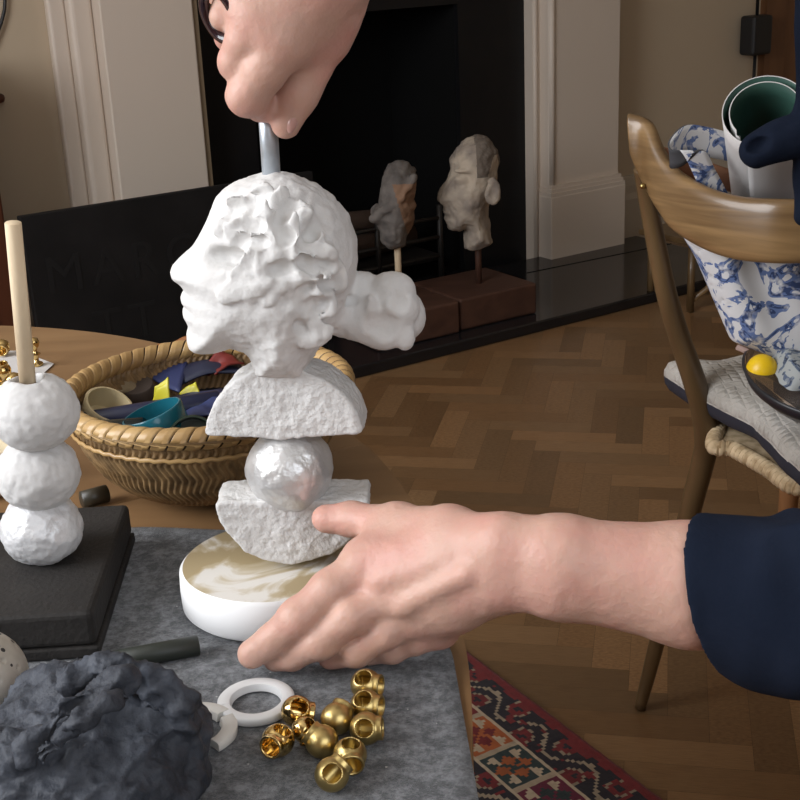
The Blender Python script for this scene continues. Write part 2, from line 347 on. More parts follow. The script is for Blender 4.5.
# ================================================================== the room
def floor():
    rnd = random.Random(3); w, n = .057, 4
    ax = np.array([math.cos(math.radians(-12)), math.sin(math.radians(-12)), 0]); ay = np.array([ax[1], -ax[0], 0])
    V = []; F = []; UV = []; C = []; mid = W(-1, 2.1)
    def plank(x0, y0, lx, ly):
        c = mid + ax * (x0 + lx / 2) * w + ay * (y0 + ly / 2) * w; s = (c - RP) @ RT; o = (c - RP) @ RN
        if not (S_L - .1 < s < S_R + .1 and -.2 < o < O_F + .1): return
        g = .0035; b = len(V); cs = [(x0 + g, y0 + g), (x0 + lx - g, y0 + g), (x0 + lx - g, y0 + ly - g), (x0 + g, y0 + ly - g)]
        for x, y in cs: V.append(mid + ax * x * w + ay * y * w)
        F.append((b + 3, b + 2, b + 1, b)); k = rnd.uniform(.62, 1.08); h = rnd.uniform(-.04, .04); C.append((k * (1 + h), k, k * (1 - h)))
        u0, v0 = rnd.uniform(0, 50), rnd.uniform(0, 50); L = max(lx, ly) * w; uv = [(0, 0), (L, 0), (L, w), (0, w)] if lx > ly else [(0, 0), (0, w), (L, w), (L, 0)]
        UV.append([(u0 + a, v0 + c2) for a, c2 in uv][::-1])
    for j in range(-15, 16):
        for k in range(-95, 96):
            plank(k + 2 * n * j, k, n, 1); plank(k + n + 2 * n * j, k - n + 1, 1, n)
    nb = len(V); c4 = [W(S_L, -.2, -.0015), W(S_R, -.2, -.0015), W(S_R, O_F, -.0015), W(S_L, O_F, -.0015)]; V += c4; V += [p - np.array([0, 0, .05]) for p in c4]
    F += [(nb + 3, nb + 2, nb + 1, nb), (nb + 4, nb + 5, nb + 6, nb + 7)] + [(nb + i, nb + (i + 1) % 4, nb + 4 + (i + 1) % 4, nb + 4 + i) for i in range(4)]
    o = obj('floor', V, F, wood('oak_parquet', (.205, .108, .048), (.315, .182, .085), (7, 70, 70), .33, uv=True, attr='tone', spec=.4), smooth=False)
    me = o.data; uvl = me.uv_layers.new(name='uv'); ca = me.color_attributes.new('tone', 'FLOAT_COLOR', 'CORNER')
    uvs = []; cols = []
    for i, p in enumerate(me.polygons):
        for q in range(p.loop_total):
            uvs += list(UV[i][q]) if i < len(UV) else [0, 0]; cols += list(C[i]) + [1] if i < len(C) else [.15, .13, .12, 1]
    uvl.data.foreach_set('uv', uvs); ca.data.foreach_set('color', cols); struct(o)
floor()
def wallbox(name, *a, m='wall'): return struct(obj(name, *wbox(*a), M[m], smooth=False))
WO = -.115
wallbox('wall_back', S_L - .1, -1.25, WO - .1, WO, 0, CEIL)
obj_ = MB(); obj_.add(*wbox(-.1, S_R + .1, WO - .1, WO, 0, CEIL)); obj_.add(*wbox(-1.25, -.1, WO - .1, WO, .98, CEIL)); struct(obj_.build('wall_back', M['wall'], smooth=False))
wallbox('wall_right', S_R, S_R + .1, WO, O_F, 0, CEIL)
# the window walls are built around their openings
def window_wall(name, P0, wdir, ndir, x0, x1, wx0, wx1, z0, z1, idx):
    mb = MB()
    def bb(a, b, c, d, t=.1, off=0): c0 = P0 + wdir * (a + b) / 2 + ndir * (off - t / 2) + np.array([0, 0, (c + d) / 2]); return box_vf(c0, (b - a, t, d - c), wdir, -ndir)
    for a in ((x0, wx0, 0, CEIL), (wx1, x1, 0, CEIL), (wx0, wx1, 0, z0), (wx0, wx1, z1, CEIL)): mb.add(*bb(*a))
    struct(mb.build(name, M['wall'], smooth=False))
    w = struct(bpy.data.objects.new('window_%d' % idx, None)); COL.objects.link(w); w['label'] = 'tall sash window letting daylight in'; w['category'] = 'window'
    fm = MB(); 
    for a in ((wx0, wx0 + .05, z0, z1), (wx1 - .05, wx1, z0, z1), (wx0 + .05, wx1 - .05, z0, z0 + .05), (wx0 + .05, wx1 - .05, z1 - .05, z1), (wx0 + .05, wx1 - .05, (z0 + z1) / 2 - .02, (z0 + z1) / 2 + .02)): fm.add(*bb(*a, t=.05, off=-.03))
    fm.build('window_frame', M['ceil'], w, False)
window_wall('wall_left', W(S_L, 0), -RN, RT, -O_F, -WO, -2.85, -1.05, .88, 2.42, 1)
window_wall('wall_front', W(0, O_F), -RT, -RN, -S_R, -S_L, 1.8, 3.4, 1.0, 2.4, 2)  # second window opening made up to go with the added fill
wallbox('ceiling', S_L, S_R, WO, O_F, CEIL, CEIL + .1, m='ceil')
def skirting(name, s0, s1):
    prof = [(0, 0), (.022, 0), (.022, .15), (.014, .17), (.014, .195), (.006, .225), (0, .23)]
    struct(obj(name, *prism_vf(prof, s1 - s0, W(s0, WO), RN, (0, 0, 1), RT), M['skirt'], smooth=False))
skirting('baseboard_right', .30, 1.06); skirting('baseboard_left', S_L, -1.52)
# door at the right with its timber frame
fr = MB(); fr.add(*wbox(1.065, 1.17, WO, WO + .03, 0, 2.2)); struct(fr.build('trim_1', M['doorwood'], smooth=False))
dr = struct(obj('door_1', *wbox(1.175, 1.9, WO, WO + .02, .01, 2.1), M['doorwood'], smooth=False))
for a, b in ((.12, .95), (1.1, 1.95)): 
    o = obj('door_panel', *wbox(1.29, 1.78, WO + .02, WO + .032, a, b), M['doorwood'], dr, False); bevel(o, .008)
c = Ppl(756, 35, W(0, WO + .05), RN)
lk = bevel(obj('rim_lock', *box_vf(c, (.098, .07, .135), RT, -RN), M['black'], smooth=False), .012, 3)
tag(lk, 'black rim lock box mounted on the edge of the timber door frame', 'lock')
obj('lock_rod', *tube_vf([c - np.array([0, 0, .065]), c - np.array([0, 0, .60])], .006, 10), M['black'], lk)
obj('lock_rod', *tube_vf([c + np.array([0, 0, .065]), c + np.array([0, 0, .60])], .006, 10), M['black'], lk)

# ------------------------------------------------------------------ fireplace
fp = thing('fireplace', 'white painted fireplace surround with black slate inset', 'fireplace', W(-.6, 0, 0))
def pilaster(s0, s1, inner):
    z1 = 1.02
    p = bevel(obj('pilaster', *wbox(s0, s1, WO, -.012, 0, z1), M['surround'], fp, False), .004)
    # raised bead down each edge
    for e, d in ((s0, 1),) if inner < 0 else ():
        b = obj('bead', *tube_vf([W(e + d * .012, -.014, .26), W(e + d * .012, -.014, z1)], .011, 12), M['surround'], p)
    prof = [(-.012, 0), (.006, 0), (.006, .225), (.002, .235), (-.002, .258), (-.012, .266)]
    q = obj('plinth', *wbox(s0 - .012, s1 + .012, WO, .012, 0, .235), M['surround'], fp, False); bevel(q, .004)
    cap = [(0, .235), (.0, .243), (-.006, .255), (-.012, .262)]
    for k in range(3):
        t = k * .0045
        obj('plinth_moulding', *wbox(s0 - .010 + t, s1 + .010 - t, WO, .010 - t, .2345 + k * .011, .2465 + k * .011), M['surround'], q, False)
pilaster(0.0, .298, -1); pilaster(-1.44, -1.188, 1)
obj('inner_reveal', *wbox(-.030, 0, WO, -.055, 0, 1.0), M['surround'], fp, False)
obj('inner_bead', *tube_vf([W(-.021, -.055, 0.03), W(-.021, -.055, 1.0)], .008, 12), M['surround'], fp)
bb_ = obj('outer_moulding', *wbox(-1.50, -1.44, WO, -.055, 0, 1.02), M['surround'], fp, False); bevel(bb_, .012, 3)
bb_ = obj('outer_moulding', *wbox(-1.545, -1.50, WO, -.085, 0, 1.02), M['surround'], fp, False); bevel(bb_, .008, 3)
obj('slip_edge', *wbox(-1.188, -1.172, WO, -.02, 0, 1.0), M['surround_edge'], fp, False)
obj('frieze', *wbox(-1.545, .298, WO, -.012, 1.02, 1.22), M['surround'], fp, False)
bevel(obj('mantel_shelf', *wbox(-1.62, .38, WO, .10, 1.22, 1.27), M['surround'], fp, False), .01)
sl = MB(); sl.add(*wbox(-1.172, -.99, -.115, -.095, 0, 1.02)); sl.add(*wbox(-.285, -.028, -.115, -.095, 0, 1.02)); sl.add(*wbox(-.99, -.285, -.115, -.095, .845, 1.02))
sl.build('slate_slip', M['slate'], fp, False)
fb = MB(); fb.add(*wbox(-.99, -.285, -.50, -.48, 0, .95)); fb.add(*wbox(-1.01, -.99, -.48, -.115, 0, .95)); fb.add(*wbox(-.285, -.265, -.48, -.115, 0, .95)); fb.add(*wbox(-.99, -.285, -.48, -.115, .93, .95)); fb.add(*wbox(-.99, -.285, -.48, -.115, -.005, .02))
fb.build('firebox', M['soot'], fp, False)
he = struct(obj('hearth', *wbox(-1.62, .42, -.05, .52, .0005, .032), M['hearth'], smooth=False)); bevel(he, .004)
obj('floor_1', *wbox(-.985, -.29, -.095, -.05, .0005, .032), M['hearth'], smooth=False)['kind'] = 'structure'
# tile joint in the polished hearth
obj('hearth_joint', *box_vf(W(.12, .105, .0322), (.6, .006, .0012), (math.cos(RA - .05), math.sin(RA - .05), 0), (-math.sin(RA - .05), math.cos(RA - .05), 0)), M['soot'], he, False)
# fire grate with logs
gr = thing('fire_grate', 'dark iron fire grate standing inside the fireplace opening', 'grate', W(-.62, -.2, .033))
for z in (.10, .16, .22): obj('bar', *tube_vf([W(-.86, -.06, z), W(-.40, -.06, z)], .007, 8), M['iron'], gr)
for s in (-.86, -.63, -.40): obj('post', *tube_vf([W(s, -.06, .033), W(s, -.06, .26)], .009, 8), M['iron'], gr)
obj('grate_tray', *wbox(-.87, -.39, -.34, -.07, .085, .10), M['iron'], gr, False)
for k, (a, b, r) in enumerate((((-.84, -.14, .145), (-.42, -.20, .15), .038), ((-.80, -.24, .225), (-.46, -.12, .225), .032))):
    o = obj('firewood_log', *tube_vf([W(*a), W(*b)], r, 14), mat('bark_%d' % k, (.05, .028, .018), .9, bump=(40, .6, .01)))
    tag(o, ['thick dark log lying low in the fire grate', 'thinner dark log slanting over the other in the grate'][k], 'log')

# ------------------------------------------------------------------ black sign board leaning in front of the fireplace
bs = W(-1.30, .30, .035); lean = .05
bu = RT; bv = np.array([0, 0, 1.]) * math.cos(lean) - RN * math.sin(lean); bn = np.cross(bu, bv) * 1.0
if bn @ RN < 0: bn = -bn
sign = tag(bevel(obj('sign_board', *prism_vf([(-.50, 0), (.27, 0), (.27, .455), (-.50, .455)], -.022, bs, bu, bv, bn), M['board'], smooth=False), .003), 'large black board with faint worn capital letters leaning before the fireplace', 'board')
def letters(txt, x, y, size):       # (x, y) is the lower left pixel of the text
    p = Ppl(x, y, bs, bn); c = bpy.data.curves.new('lettering', 'FONT'); c.body = txt; c.size = size; c.extrude = .0006; c.materials.append(M['lettering']); c.space_character = 1.25
    o = bpy.data.objects.new('lettering', c); COL.objects.link(o)
    bpy.context.view_layer.update(); me = bpy.data.meshes.new_from_object(o); bpy.data.objects.remove(o)
    R = Matrix((bu, bv, bn)).transposed().to_4x4(); me.transform(Matrix.Translation(Vector(p + bn * .0008)) @ R); me.materials.clear(); me.materials.append(M['lettering'])
    o = bpy.data.objects.new('lettering', me); COL.objects.link(o); o.parent = sign
letters('MARC', 47, 295, .125); letters('TT', 96, 347, .125)

# ------------------------------------------------------------------ mahogany cabinet edge and the cable at the far left
q = Ppl(11, 260, W(0, .15), RN); sc_ = float((q - RP) @ RT)
cb = thing('cabinet', 'dark mahogany cabinet at the far left edge against the wall', 'cabinet', W(sc_ - .3, -.05, 0))
bevel(obj('body', *wbox(sc_ - .62, sc_, WO + .025, .15, .04, .80), M['mahogany'], cb, False), .006)
bevel(obj('top', *wbox(sc_ - .64, sc_ + .012, WO + .025, .165, .80, .825), M['mahogany'], cb, False), .006)
for a in (-.6, -.04): obj('foot', *wbox(sc_ + a, sc_ + a + .04, WO + .03, .14, 0, .04), M['mahogany'], cb, False)
c0 = spline([Ppl(6, -60, W(0, WO + .012), RN), Ppl(5, 0, W(0, WO + .012), RN), Ppl(3, 16, W(0, WO + .012), RN), Ppl(-3, 34, W(0, WO + .012), RN), Ppl(-14, 60, W(0, WO + .012), RN)], 6)
tag(obj('wall_cable', *tube_vf(c0, .0045, 8), M['black']), 'thin dark cable hanging in a curve on the wall', 'cable')
c0 = Ppl(-1, 98, W(0, WO + .02), RN); tag(obj('wall_hook', *tube_vf([c0 - RN * .02, c0 + RN * .01, c0 + RN * .012], [.012, .012, .006], 12), M['mahogany']), 'small dark round knob fixed to the wall above the cabinet', 'hook')

# ------------------------------------------------------------------ rug
def rug():
    e0 = np.array([.085, 1.766, .0]); e1 = np.array([.300, 1.402, .0]); v = (e1 - e0) / np.linalg.norm(e1 - e0); u = np.array([v[1], -v[0], 0])
    if u[0] > 0: u = -u
    org = e0 - v * .95; h = .005; nu, nv = 250, 288
    ub = np.arange(nu) * h; vb = np.arange(nv) * h; U, Vv = np.meshgrid(ub + h / 2, vb + h / 2, indexing='ij')
    red = np.array([.16, .012, .014]); dark = np.array([.014, .010, .016]); cream = np.array([.46, .36, .25]); fieldc = np.array([.30, .015, .012]); orange = np.array([.36, .09, .02]); teal = np.array([.02, .035, .035])
    C = np.zeros(U.shape + (3,)); C[:] = fieldc; jit = noise(np.stack([U, Vv, 0 * U], -1), 60, 5) * .0022; X = U + jit
    band = lambda a, b: (X >= a) & (X < b)
    per = lambda x, p: (x / p) % 1
    # outer plain red
    C[band(0, .018)] = red
    def vine(a, b):
        m = band(a, b); C[m] = dark; mid = (a + b) / 2; w = b - a; curve = mid + .30 * w * np.sin(2 * np.pi * Vv / .11)
        C[m & (abs(X - curve) < .0035)] = cream * .7
        for ph, col in ((.25, red), (.75, red * .8)):
            cy = (np.floor(Vv / .11 + .5 - ph) + ph) * .11; cx = mid - .30 * w * math.sin(2 * math.pi * ph); d = np.hypot((X - cx) * 1.1, Vv - cy)
            C[m & (d < .019)] = cream * .6; C[m & (d < .0155)] = col; C[m & (d < .006)] = dark
        d2 = (noise(np.stack([X, Vv, 0 * X], -1), 90, 2) > .55) & m; C[d2] = red
    vine(.018, .075)
    C[band(.075, .080)] = cream
    m = band(.080, .145); q = np.floor(Vv / .085).astype(int) % 4; pal = np.stack([red, orange, teal, np.array([.12, .008, .03])]); C[m] = pal[q][m]
    fv = per(Vv, .085) * .085 - .0425; fx = X - .1125
    star = (abs(fx) + abs(fv) * 1.1 < .030) & ~(abs(abs(fx) - abs(fv)) < .004); C[m & star] = np.roll(pal, 1, 0)[q][m & star] * .9
    tri = ((abs(fx) > .012) & (abs(fx) + .0 < .030) & (abs(abs(fv) - .024) < (.030 - abs(fx)) * .75)); C[m & tri] = cream
    C[m & (abs(abs(fv) - .040) < .0022)] = cream * .8
    C[band(.145, .150)] = cream
    vine(.150, .205); C[band(.205, .209)] = red * .5
    f = X > .26; d = np.hypot(per(X, .2) * .2 - .1, per(Vv, .2) * .2 - .1); C[f & (d < .05)] = dark; C[f & (d < .042)] = cream * .7; C[f & (d < .03)] = red
    C *= (1 + .16 * noise(np.stack([U, Vv, 0 * U], -1), 160, 9))[..., None]
    z = .008 + .0008 * noise(np.stack(np.meshgrid(np.arange(nu + 1), np.arange(nv + 1), indexing='ij') + [np.zeros((nu + 1, nv + 1))], -1), .7, 3)
    gi, gj = np.meshgrid(np.arange(nu + 1), np.arange(nv + 1), indexing='ij')
    V = org + gi[..., None] * h * u + gj[..., None] * h * v; V[..., 2] = z; V = V.reshape(-1, 3); ix = lambda i, j: i * (nv + 1) + j
    I, J = np.meshgrid(np.arange(nu), np.arange(nv), indexing='ij'); F = np.stack([ix(I, J), ix(I + 1, J), ix(I + 1, J + 1), ix(I, J + 1)], -1).reshape(-1, 4)
    nrm = np.cross(u, v)[2]; F = F if nrm > 0 else F[:, ::-1]
    ring = [ix(i, 0) for i in range(nu)] + [ix(nu, j) for j in range(nv)] + [ix(i, nv) for i in range(nu, 0, -1)] + [ix(0, j) for j in range(nv, 0, -1)]
    nb = len(V); low = V[ring].copy(); low[:, 2] = .0006; V = np.concatenate([V, low]); nr = len(ring)
    F2 = [(ring[i], nb + i, nb + (i + 1) % nr, ring[(i + 1) % nr]) for i in range(nr)]
    o = obj('persian_rug', V, list(map(tuple, F)) + F2, attr_mat('rug_pile', 'knots', .95, bump=(700, .5, .002), sheen=.1))
    ca = o.data.color_attributes.new('knots', 'FLOAT_COLOR', 'CORNER'); cc = np.ones((len(F) + nr, 4, 4)); cc[:len(F), :, :3] = C.reshape(-1, 1, 3); cc[len(F):, :, :3] = red
    ca.data.foreach_set('color', cc.reshape(-1)); tag(o, 'red patterned rug with dark floral borders on the parquet below the table', 'rug')
rug()

# ------------------------------------------------------------------ work table
TZ = .70; TC = (-.5, .6); TA, TB = .53, .71
tb = thing('work_table', 'oval oak table with grey felt laid over its near end', 'table', (TC[0], TC[1], 0))
def leaf():
    a = Pz(330, 452, TZ); b = Pz(363, 444, TZ); d = (b - a)[:2]; d /= np.linalg.norm(d); nn = np.array([-d[1], d[0]])
    pts = [(TC[0] + TA * math.cos(g), TC[1] + TB * math.sin(g)) for g in np.linspace(0, 2 * math.pi, 161)[:-1]]
    for sgn in (1, -1):
        out = []
        for i in range(len(pts)):
            p = np.array(pts[i]); q2 = np.array(pts[(i + 1) % len(pts)]); sp = (p - a[:2]) @ nn * sgn - .0006; sq = (q2 - a[:2]) @ nn * sgn - .0006
            if sp >= 0: out.append(p)
            if (sp >= 0) != (sq >= 0): out.append(p + (q2 - p) * sp / (sp - sq))
        bevel(obj('tabletop_leaf', *prism_vf([tuple(p) for p in out], -.026, (0, 0, TZ), (1, 0, 0), (0, 1, 0), (0, 0, 1)), M['table'], tb, False), .004, 3)
leaf()
ap = [(TC[0] + (TA - .11) * math.cos(g), TC[1] + (TB - .12) * math.sin(g)) for g in np.linspace(0, 2 * math.pi, 65)[:-1]]
obj('apron', *prism_vf(ap, -.07, (0, 0, TZ - .026), (1, 0, 0), (0, 1, 0), (0, 0, 1)), M['table'], tb, False)
for g in (40, 140, 220, 320):
    x = TC[0] + (TA - .17) * math.cos(math.radians(g)); y = TC[1] + (TB - .2) * math.sin(math.radians(g)); obj('leg', *tube_vf([(x, y, .60), (x, y, .009)], [.026, .016], 16), M['table'], tb)
# felt mat
fq = [Pz(120, 528, TZ), Pz(218, 532, TZ), Pz(330, 545, TZ), Pz(451, 640, TZ), Pz(463, 700, TZ), Pz(480, 806, TZ)]
def felt():
    A = Pz(120, 528, TZ); B = Pz(440, 560, TZ); Cc = Pz(451, 640, TZ); D = Pz(480, 806, TZ); dl = np.array([-.55, .79])
    nx, ny = 60, 60; G = []
    for i in range(nx + 1):
        row = []
        for j in range(ny + 1):
            t = j / ny; y = .785 - t * .49                      # back to front
            xr = float(np.interp(y, [D[1], Cc[1], .70, .86], [D[0], Cc[0], Cc[0] - .012, Cc[0] - .03])); xl = -.62
            yy = y - .055 * (1 - (i / nx)) * 0 - .03 * max(0, (i / nx) - .72) / .28 * (1 - t)
            x = xl + (xr - xl) * i / nx; row.append((x, yy, TZ + .0016 + .0006 * float(noise(np.array([x, yy, 0.]), 25, 1))))
        G.append(row)
    tag(sheet('felt_mat', G, .002, M['felt']), 'grey felt mat covering the near end of the oak table', 'mat')
felt()

# ================================================================== the sculpture in the middle
FT = TZ + .0035                       # top of the felt
YS = .675
def PL(pts, Y): return [Py(x, y, Y) for x, y in pts]
sc0 = Pz(275, 603, FT); SCX, SCY = float(sc0[0]) + .0012, .676
sculp = thing('plaster_sculpture', 'white plaster profile head with bun stacked on half discs and a silver ball', 'sculpture', (SCX, SCY, FT))
R0 = .0547; tilt = math.radians(1.0)
Rd = np.array(Matrix.Rotation(-tilt, 3, 'X'))
prof = [(.0001, 0), (R0 - .002, 0), (R0, .002), (R0 + .0005, .012), (R0, .0225), (R0 - .002, .0245), (.0001, .0245)]
bd = np.array([SCX, SCY, FT + .0005 + R0 * math.sin(tilt)])
V, F = lathe_vf(prof, 96, bd, Rd)
def disc_mat():
    m = mat('plaster_base_worn_top', (.80, .80, .80), .55, bump=(80, .1, .001)); nt = m.node_tree; N = nt.nodes.new; L = nt.links; b = nt.nodes['Principled BSDF']
    tc = N('ShaderNodeTexCoord'); n = N('ShaderNodeTexNoise'); n.inputs['Scale'].default_value = 24; n.inputs['Detail'].default_value = 7; n.inputs['Distortion'].default_value = .9; L.new(tc.outputs['Object'], n.inputs['Vector'])
    r = N('ShaderNodeValToRGB'); r.color_ramp.elements[0].position = .38; r.color_ramp.elements[1].position = .49; r.color_ramp.elements[0].color = (.76, .73, .68, 1); r.color_ramp.elements[1].color = (.42, .33, .19, 1)
    e = r.color_ramp.elements.new(.43); e.color = (.56, .48, .34, 1)
    L.new(n.outputs['Fac'], r.inputs['Fac']); L.new(r.outputs['Color'], b.inputs['Base Color']); return m
fm = []
for f in F:
    zz = min(Rd.T[2] @ (np.array(V[i]) - bd) for i in f); fm.append(1 if zz > .0235 else 0)
o = obj('base_disc', V, F, None, sculp, True, [M['plaster_smooth'], disc_mat()], fm); o['label'] = 'round base disc with tan worn top'
m_ = o.modifiers.new('split', 'EDGE_SPLIT'); m_.split_angle = math.radians(45)
def half_disc(name, poly, yf, th, h, seed, yaw=0):
    pl = [Py(x, y, yf) for x, y in poly]; uv = np.array([(p[0], p[2]) for p in pl]); cx = uv[:, 0].mean()
    c, s = math.cos(yaw), math.sin(yaw)
    def fn(P):
        X = P[..., 0] - cx; Yy = P[..., 1] - yf; U = X * c + Yy * s + cx; D = -X * s + Yy * c
        d2 = poly2(U[:, :, :], P[..., 2], uv) if False else None
        a = np.abs(D - th / 2) - th / 2
        return U, P[..., 2], a
    def full(P):
        U, Z, a = fn(P); d = poly2(U, Z, uv); k = .0012; qx = d + k; qa = a + k
        return np.minimum(np.maximum(qx, qa), 0) + np.sqrt(np.maximum(qx, 0) ** 2 + np.maximum(qa, 0) ** 2) - k
    lo = (uv[:, 0].min() - .012, yf - .01, uv[:, 1].min() - .004); hi = (uv[:, 0].max() + .012, yf + th + .012, uv[:, 1].max() + .004)
    V, Q = surf(full, lo, hi, h); V = relax(V, Q, 1); V = rough(V, Q, [(45, .0009, 2), (230, .00045, 3)], seed)
    return obj(name, V, Q, M['plaster'], sculp)
# lower half disc: flat face up, upper half disc: flat face down
lo_poly = [(215, 505), (222, 502), (300, 502), (368, 500), (371, 505), (365, 522), (352, 542), (332, 556), (308, 564), (285, 566), (262, 562), (243, 552), (230, 538), (220, 522)]
half_disc('half_disc', lo_poly, YS - .015, .031, .0011, 3)
V, Q = surf(lambda P: ell(P, Py(290, 469, YS), (.0243, .0243, .0243)), Py(290, 469, YS) - .026, Py(290, 469, YS) + .026, .0012)
V = rough(relax(V, Q, 2), Q, [(70, .0010, 2), (260, .00035, 2)], 8); obj('silver_ball', V, Q, M['silver'], sculp)['label'] = 'silver leafed ball'
up_poly = [(202, 437), (206, 440), (280, 440), (330, 435), (361, 431), (363, 427), (357, 411), (345, 393), (325, 378), (302, 370), (275, 368), (250, 372), (228, 386), (212, 406), (204, 425)]
half_disc('half_disc', up_poly, YS - .014, .029, .0011, 11, math.radians(-6))
# head: outline turned into a rounded volume
head_px = [(246.6, 176.5), (262, 172.5), (283, 172), (302, 177), (318, 184), (336, 197), (350, 216), (357, 238), (358, 258), (355, 280), (350, 300), (340, 322), (326, 335), (316, 348), (309, 360), (305, 372),
           (257, 372), (253, 359), (246.6, 350), (233.5, 345.5), (220, 349.5), (207, 351), (196, 349.5), (189.5, 345), (187.5, 338), (187.6, 330), (189, 323), (187, 318), (183.5, 313), (183, 308.5), (185.8, 303), (183, 300.5), (181, 296.5), (183, 291), (185.6, 287.5), (181, 281.5),
           (173.5, 276.5), (170.6, 271), (172.5, 265), (180, 257), (191.5, 247), (199, 236), (204.6, 224), (210, 211), (215, 199), (223, 188.5), (233, 181.5)]
def W2(Y): return lambda pts: np.array([(p[0], p[2]) for p in [Py(x, y, Y) for x, y in pts]])
hp = W2(YS)(head_px); k_ = px(1, YS)
rnd = random.Random(12); dabs = []
hc = Py(275, 270, YS)
for _ in range(95):
    x = rnd.uniform(215, 352); y = rnd.uniform(178, 330)
    if x < 235 and y > 215: continue
    if x < 300 and y > 275: continue
    if x + (230 - y) * .25 > 338 or y < 188: continue
    p = Py(x, y, YS); r = rnd.uniform(.0055, .0105); ang = rnd.uniform(-.9, .9) + (.6 if x < 290 else -.6); dabs.append((p, r, ang, rnd.choice((-1, 1)) if _ % 3 == 0 else -1, rnd.uniform(.45, .8), rnd.uniform(-.5, .5)))
dabs = [q for q in dabs if -poly2(np.array([q[0][0]]), np.array([q[0][2]]), hp)[0] > q[1] * 1.25]
bun = [((392, 292), .6, (22, 19, 20)), ((383, 322), -9, (27, 24, 14)), ((406, 318), 9, (18, 24, 20)), ((362, 292), 8, (19, 17, 16)), ((371, 300), -20, (6, 12, 6)), ((390, 302), -19, (7, 9, 6)), ((404, 332), -12, (10, 14, 8)), ((400, 305), -4, (17, 22, 20)), ((368, 310), 0, (24, 22, 18)), ((352, 318), 0, (26, 20, 18)), ((372, 300), -5, (15, 11, 9))]
def headf(P):
    U = P[:, 0, :, 0]; Z = P[:, 0, :, 2]; d = -poly2(U, Z, hp)                       # inside distance, 2-D
    D, Wd = .036, .038
    e = np.clip(1 - d / D, 0, None)[:, None, :]; w = (P[..., 1] - YS) / Wd
    f = (np.sqrt(e ** 2 + w ** 2) - 1) * .034
    nk = np.clip((hp[:, 1].min() + .03 - P[..., 2]) / .02, 0, 1)
    T = np.where(d < D, Wd * np.sqrt(np.clip(1 - np.clip(1 - d / D, 0, 1) ** 2, 0, 1)), Wd)
    for p, r, an, sg, fl, tl in dabs:
        i = np.argmin(abs(U[:, 0] - p[0])); j = np.argmin(abs(Z[0] - p[2])); t = T[i, j]; c = np.array([p[0], YS + sg * t * .99, p[2]])
        m = (abs(P[:, 0, 0, 0] - c[0]) < r * 2.2); m3 = (abs(P[0, 0, :, 2] - c[2]) < r * 2.2)
        if not m.any() or not m3.any(): continue
        ca, sa = math.cos(an), math.sin(an); R = np.array([[ca, 0, -sa], [0, 1, 0], [sa, 0, ca]]) @ np.array([[1, 0, 0], [0, math.cos(tl), -math.sin(tl)], [0, math.sin(tl), math.cos(tl)]])
        ii = np.ix_(m, np.ones(P.shape[1], bool), m3); f[ii] = smin(f[ii], ell(P[ii], c, (r * 1.35, r * .34, r * fl * 1.4), R), .0007)
    # eye hollow, brow and cheek, both sides
    for sg in (-1, 1):
        for (x, y), rr, ww in (((230, 244), (.014, .010, .005), 24), ((200, 292), (.008, .008, .004), 9)):
            c = Py(x, y, YS); c[1] = YS + sg * (px(ww) + .0148); f = -smin(-f, ell(P, c, rr), .004) if ww > 10 else f
        for (x, y), rr, ww in (((252, 228), (.012, .006, .0045), 20), ((262, 262), (.017, .006, .008), 20), ((286, 244), (.013, .006, .006), 21), ((226, 250), (.006, .004, .003), 17), ((238, 246), (.005, .004, .0035), 21), ((247, 254), (.006, .004, .003), 22), ((232, 262), (.007, .004, .003), 19), ((252, 240), (.004, .004, .003), 23), ((262, 270), (.008, .004, .0025), 23), ((205, 278), (.007, .006, .005), 8)):
            c = Py(x, y, YS); c[1] = YS + sg * px(ww); f = smin(f, ell(P, c, rr), .004)
    rh = random.Random(21)
    for _ in range(34):                                                                   # thumbed hollows in the hair
        x, y = rh.uniform(236, 340), rh.uniform(186, 318); an = rh.uniform(-1, 1); r = rh.uniform(.0030, .0058)
        if x < 285 and y > 232: continue
        p = Py(x, y, YS); i = np.argmin(abs(U[:, 0] - p[0])); j = np.argmin(abs(Z[0] - p[2])); ca, sa = math.cos(an), math.sin(an)
        m = (abs(P[:, 0, 0, 0] - p[0]) < r * 3); m3 = (abs(P[0, 0, :, 2] - p[2]) < r * 3); ii = np.ix_(m, np.ones(P.shape[1], bool), m3)
        for sg in (-1, 1): f[ii] = -smin(-f[ii], ell(P[ii], (p[0], YS + sg * (T[i, j] + .0030), p[2]), (r * 1.5, .0054, r * .85), np.array([[ca, 0, -sa], [0, 1, 0], [sa, 0, ca]])), .0018)
    for (x, y), oy, r in bun:
        c = Py(x, y, YS); c[1] += px(oy); f = smin(f, ell(P, c, [px(q) for q in (r[0], r[2], r[1])]), .0014 if oy else .006)
    for (x, y), oy, r in (((383, 320), -29, (20, 12, 16)), ((402, 292), -24, (9, 7, 12)), ((350, 296), -14, (9, 5, 5))):      # petal hollows of the bun
        c = Py(x, y, YS); c[1] += px(oy); f = -smin(-f, ell(P, c, [px(q) for q in (r[0], r[1], r[2])]), .0015)
    return f
lo = Py(165, 378, YS); hi = Py(430, 165, YS); lo[1] = YS - .048; hi[1] = YS + .048
V, Q = surf(headf, lo, hi, .0014); V = relax(V, Q, 1, .4)
amp = np.clip((V[:, 0] - Py(205, 300, YS)[0]) / .03, .25, 1)[:, None]
amp = amp * np.where(V[:, 0] > Py(345, 300, YS)[0], .45, 1)[:, None]; V2 = rough(V, Q, [(38, .0012, 2), (130, .0008, 3), (420, .0003, 2)], 5)
